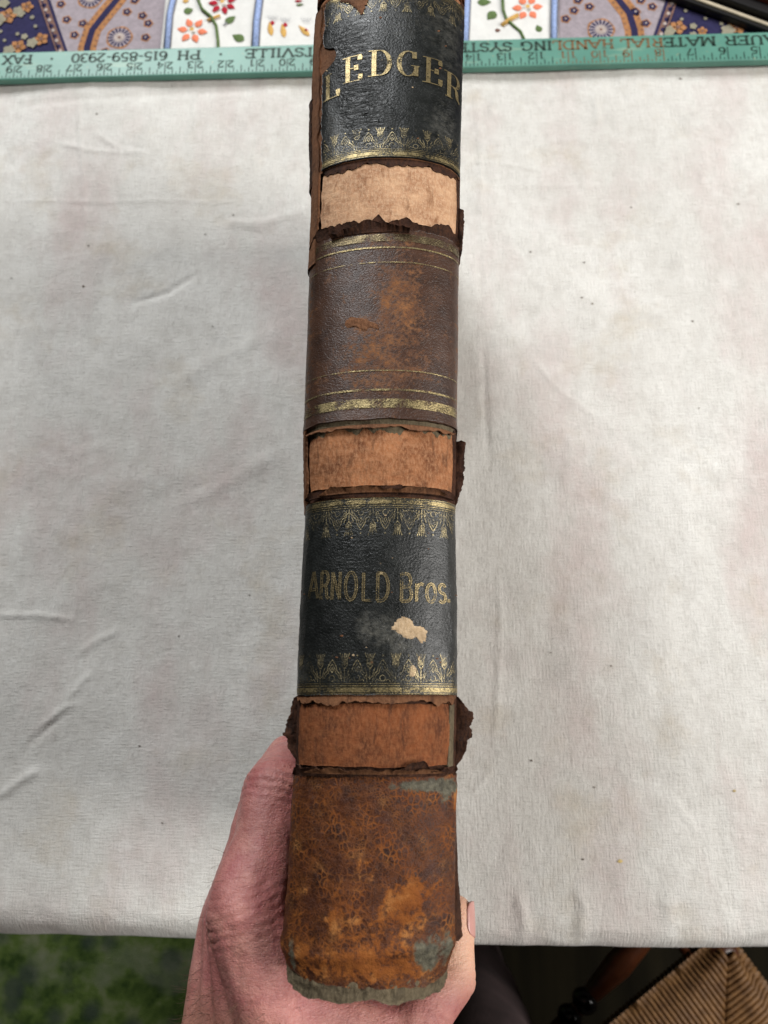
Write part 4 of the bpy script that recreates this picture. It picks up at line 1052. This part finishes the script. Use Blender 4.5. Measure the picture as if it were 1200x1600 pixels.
sd = (sb_ - sa_).normalized(); L = (sb_ - sa_).length
A_ = sa_ - sd * .10; B_ = sa_ + sd * (SS - .10)
MB().lathe(A_, B_, [(0, .007), (.1, .009), (.30, .015), (.41, .010), (.42, .008), (.8, .014), (1, .007)], 16).build('stretcher', CHW, chair, True)
for px, py, r in ((912, 1562, .0150), (889, 1588, .0145)):
    q = P(px, py, .29); t_ = (q - sa_).dot(sd); c = sa_ + sd * t_
    MB().lathe(c - sd * r, c + sd * r, [(0, .006)] + [(k / 10, max(.006, r * math.sin(math.pi * k / 10)**.6)) for k in range(1, 10)] + [(1, .006)], 18).build('turned_ball', EBON, chair, True)

# ------------------------------------------------------------------ the hand that holds the book
c14, s14 = math.cos(R(14)), math.sin(R(14))
def HQ(x, y, h):                      # joint position in a level frame under the lens -> world
    z = h * c14 - y * -s14 if False else None
    d = Vector((x, y, -h)); f = Vector((0, s14, -c14)); up = Vector((0, c14, s14))
    dep = d.dot(f); return P(600 + F * x / dep, 800 - F * d.dot(up) / dep, CZ - h)
def HP(px, py, h): return P(px, py, CZ - h)
M = Mat('weathered_skin', .42, .45); ob = M.ob
n = M.noise(ob, 45, 5, .6); c = M.ramp(n, [(.28, (.32, .110, .100)), (.5, (.42, .170, .148)), (.72, (.50, .240, .195))])
c = M.mix(M.math('MULTIPLY', M.ramp(M.noise(ob, 300, 5, .7), [(.45, 0.), (.70, 1.)]), .55), c, (.25, .075, .070))
c = M.mix(M.math('MULTIPLY', M.ramp(M.noise(M.map(ob, (1, 1, 1), (0, 0, 0), (3, 3, 3)), 75, 4), [(.5, 0.), (.68, 1.)]), .45), c, (.36, .10, .11))
c = M.mix(M.ramp(M.attr('pale'), [(.1, 0.), (.9, 1.)]), c, (.66, .38, .26))
c = M.mix(M.ramp(M.attr('hairy'), [(.2, 0.), (1., .55)]), c, (.36, .19, .12))
M.set('Base Color', c); M.set('Subsurface Weight', .12); M.set('Subsurface Radius', (.006, .002, .001)); M.set('Subsurface Scale', .5)
cell = M.voro(M.map(ob, (1.0, .55, 1), (0, 0, .5)), 1000); cell2 = M.voro(M.map(ob, (.5, 1.2, 1), (0, 0, -.4)), 420)
M.bump(M.ramp(cell, [(0., 0.), (.25, 1.)]), .16, .0003); M.bump(M.noise(M.map(ob, (.5, 2.2, 1), (0, 0, .55)), 620, 4, .65, 1.2), .52, .0007); M.bump(M.noise(ob, 1100, 4), .5, .0005)
M.bump(M.noise(M.map(ob, (1.5, .5, 1), (0, 0, .7)), 150, 4, .6), .5, .0012)
SKIN = M.m
person = empty('person', HQ(-.03, -.30, .33) * Vector((1, 1, 0)) if False else Vector((HQ(-.03, -.34, .33).x, -.34, .012)), 'bare left hand of a person gripping the tail end of the ledger', 'person')
bm = bmesh.new()
def sph(p, r, sq=None):
    g_ = bmesh.ops.create_icosphere(bm, subdivisions=2, radius=r)
    for v in g_['verts']:
        if sq: v.co = Vector((v.co.x * sq[0], v.co.y * sq[1], v.co.z * sq[2]))
        v.co += p
def limb(pts, sq=None):
    for (p, r), (q, s_) in zip(pts, pts[1:]):
        n = max(2, int((q - p).length / .0028))
        for k in range(n + 1): t = k / n; sph(p.lerp(q, t), lerp(r, s_, t), sq)
iM, iP, iD, iT = HP(386, 1425, .287), HP(430, 1228, .300), HP(449, 1192, .328), HP(457, 1188, .350)
mM, mP, mD, mT = HP(374, 1440, .322), HP(420, 1232, .331), HP(449, 1180, .355), HP(462, 1170, .372)
rM, rP, rD, rT = HP(388, 1425, .350), HP(430, 1260, .358), HP(455, 1210, .378), HP(466, 1205, .395)
kM, kP, kD = HP(412, 1400, .375), HP(440, 1300, .388), HP(460, 1260, .402)
wi, wm, wr, wk = HQ(-.016, -.158, .288), HQ(-.060, -.164, .291), HQ(-.058, -.162, .308), HQ(-.050, -.158, .326)
limb([(wi, .0150), (iM.lerp(wi, .45), .0135), (iM, .0150), (iM.lerp(iP, .5), .0116), (iP, .0116), (iD, .0092), (iT, .0080)])
limb([(wm, .0170), (mM.lerp(wm, .45), .0160), (mM, .0155), (mM.lerp(mP, .5), .0118), (mP, .0112), (mD, .0092), (mT, .0080)])
limb([(wr, .0150), (rM.lerp(wr, .45), .0140), (rM, .0140), (rM.lerp(rP, .5), .0108), (rP, .0105), (rD, .0088), (rT, .0076)])
limb([(wk, .0145), (kM.lerp(wk, .45), .0135), (kM, .0125), (kP, .0095), (kD, .0080)])
# thumb, web
tC, tM_, tI, tT = HQ(.000, -.150, .295), HP(626, 1630, .302), HP(706, 1528, .322), HP(710, 1432, .328)
limb([(tC, .0160), (tM_, .0128), (tM_.lerp(tI, .55), .0098), (tI, .0098), (tI.lerp(tT, .5), .0088), (tT, .0084)])
limb([(iM.lerp(wi, .30), .0125), (HP(505, 1606, .293), .0125), (tM_, .0115)])
limb([(iM.lerp(wi, .6), .013), (HP(520, 1720, .298), .0135), (tC.lerp(tM_, .5), .0130)])
limb([(rM.lerp(wr, .5), .014), (HP(500, 1640, .33), .014), (tC.lerp(tM_, .6), .013)])
limb([(iM.lerp(mM, .35), .0145), (wi.lerp(wm, .33), .0160)])
limb([(iM.lerp(mM, .7), .0148), (wi.lerp(wm, .67), .0165)])
limb([(mM.lerp(rM, .5), .0140), (wm.lerp(wr, .5), .0155)])
limb([(rM.lerp(kM, .5), .0130), (wr.lerp(wk, .5), .0150)])
limb([(HQ(-.033, -.150, .306), .0225), (HQ(-.033, -.178, .307), .0240), (HQ(-.037, -.21, .312), .0255), (HQ(-.045, -.30, .325), .032), (HQ(-.05, -.38, .335), .036)], (1.28, 1, .85))
me = bpy.data.meshes.new('tmp'); bm.to_mesh(me); bm.free()
tmp = bpy.data.objects.new('tmp', me); COL.objects.link(tmp)
mo = tmp.modifiers.new('r', 'REMESH'); mo.mode = 'VOXEL'; mo.voxel_size = .0011
mo = tmp.modifiers.new('s', 'SMOOTH'); mo.factor = .5; mo.iterations = 14
dg = bpy.context.evaluated_depsgraph_get(); ev = tmp.evaluated_get(dg); m2 = ev.to_mesh()
HV = [v.co.copy() for v in m2.vertices]; HN = [v.normal.copy() for v in m2.vertices]; HF = [tuple(p.vertices) for p in m2.polygons]
ev.to_mesh_clear(); bpy.data.objects.remove(tmp); bpy.data.meshes.remove(me)
def axis_w(p, a, b):                  # position along a->b in metres from a
    d = (b - a).normalized(); return (p - a).dot(d), ((p - a) - d * (p - a).dot(d)).length
pale = []; hairy = []
for i, p in enumerate(HV):
    h = 0.
    for J, nxt, k, s_ in ((iP, iM, .0013, .008), (mP, mM, .0011, .008), (iM, wi, .0008, .011), (mM, wm, .0003, .011), (tI, tT, .0007, .006)):
        u, rr = axis_w(p, J, nxt)
        if abs(u) < .02 and rr < .022:
            ww = math.exp(-(u / s_)**2)
            h -= k * ww * max(0, math.sin((u + .0010 * N3(p.x * 260, p.y * 260, p.z * 260)) * 6.283 / .0030))**2 * (.5 + .8 * max(0, N3(p.x * 150, p.y * 150, p.z * 150 + 4)))
    h += .0010 * N3(p.x * 60, p.y * 60, p.z * 60) + .00022 * N3(p.x * 210, p.y * 210, p.z * 210)
    for J, nxt, k in ((iM, wi, .0011), (mM, wm, .0012)):         # tendons
        u, rr = axis_w(p, J, nxt)
        if .004 < u < .08 and rr < .022: h += 0
    HV[i] = p + HN[i] * h
    u, rr = axis_w(p, tI, tT); pale.append(sstep(-.014, .012, u) * (1 if rr < .016 else 0))
    hairy.append(sstep(-.085, -.112, p.y) * sstep(-.025, -.05, p.x))
hand = mesh('hand_and_forearm', HV, HF, SKIN, person, True, attrs={'pale': pale, 'hairy': hairy})
# thumb nail on the outer side of the thumb tip
NAIL = simple('thumb_nail_surface', (.50, .255, .22), .35, .12, 120, .08, spec=.6)
vs = []; fs = []; na, nb = 14, 16
td_ = (tT - tI).normalized(); ox = Vector((1, 0, .0)).normalized(); ox = (ox - td_ * ox.dot(td_)).normalized(); oy = td_.cross(ox)
for layer in (0, 1):
    for j in range(nb + 1):
        v = j / nb
        for i in range(na + 1):
            u = i / na * 2 - 1; hw = .92 * (1 - .10 * (2 * v - 1)**4); an = u * hw
            rr = .0079 - .0008 * layer + .0004 * (1 - u * u) - .0009 * v * v
            end = math.sqrt(max(0., 1 - abs(u)**2.4))
            along = -.0066 + .0125 * v * (.80 + .20 * end) + (1 - end) * .0022 * (1 - v)
            vs.append(tT + td_ * along + ox * rr * math.cos(an) + oy * rr * 1.05 * math.sin(an))
W = na + 1; n = (nb + 1) * W
for j in range(nb):
    for i in range(na):
        k = j * W + i; fs.append((k, k + 1, k + 1 + W, k + W)); fs.append((n + k, n + k + W, n + k + 1 + W, n + k + 1))
for j in range(nb): k = j * W; fs.append((k, k + W, n + k + W, n + k)); k += na; fs.append((k, n + k, n + k + W, k + W))
for i in range(na): fs.append((i, n + i, n + i + 1, i + 1)); k = nb * W + i; fs.append((k, k + 1, n + k + 1, n + k))
mesh('thumb_nail', vs, fs, NAIL, person, True)
# fine hairs on the back of the hand
HAIR = simple('fine_hair', (.10, .055, .03), .5, .3, 60, 0)
m = MB(); cnt = 0
cand = [i for i in range(len(HV)) if (hairy[i] > .15 or (HV[i].y < -.045 and HV[i].x < HP(400, 1400, .30).x and rnd.random() < .05)) and HV[i].y > -.14 and HN[i].z > -.25]
for i in rnd.sample(cand, min(520, len(cand))):
    p = HV[i]; nn = HN[i]; d = (Vector((-.7 + rnd.uniform(-.4, .4), -.35 + rnd.uniform(-.5, .5), rnd.uniform(-.2, .3))) + nn * .45).normalized(); L = rnd.uniform(.003, .0075)
    d2 = (d + Vector((rnd.uniform(-.5, .5), rnd.uniform(-.5, .5), -.3))).normalized()
    m.tube([p - nn * .0003, p + d * L * .5, p + d * L * .5 + d2 * L * .5], [.00007, .00006, .00002], 3)
hr = m.build('hand_hair', HAIR, person, True); tag(hr, kind='stuff')
# sleeve and trouser leg of the same person
TROU = simple('dark_plum_cloth', (.055, .034, .034), .9, .3, 40, .5); SLV = simple('sleeve_cloth', (.05, .05, .06), .9, .3, 60, .5)
f0, f1 = HQ(-.047, -.335, .330), HQ(-.055, -.47, .35); m = MB()
m.lathe(f0, f1, [(0, .040), (.02, .043), (.3, .046), (.6, .044), (1, .050)], 28); m.build('sleeve', SLV, person, True)
la_, lb_ = P(742, 1500, .06), P(782, 1602, .55)
lx, ly = .5 * (la_.x + lb_.x) - .02, -.335
vs = []; fs = []; n = 28; rows = 26
for j in range(rows + 1):
    t = j / rows; z = lerp(.02, .80, t); r = lerp(.055, .082, t) * (1 + .03 * math.sin(j * 1.9))
    for k in range(n):
        a = k * 6.283 / n; r2 = r * (1 + .05 * N3(math.cos(a) * 2, math.sin(a) * 2, z * 9)); vs.append((lx + r2 * math.cos(a), ly - .03 * t + r2 * math.sin(a), z))
fs = [(j * n + k, j * n + (k + 1) % n, (j + 1) * n + (k + 1) % n, (j + 1) * n + k) for j in range(rows) for k in range(n)] + [tuple(range(n))[::-1], tuple(rows * n + k for k in range(n))]
mesh('trouser_leg', vs, fs, TROU, person, True)
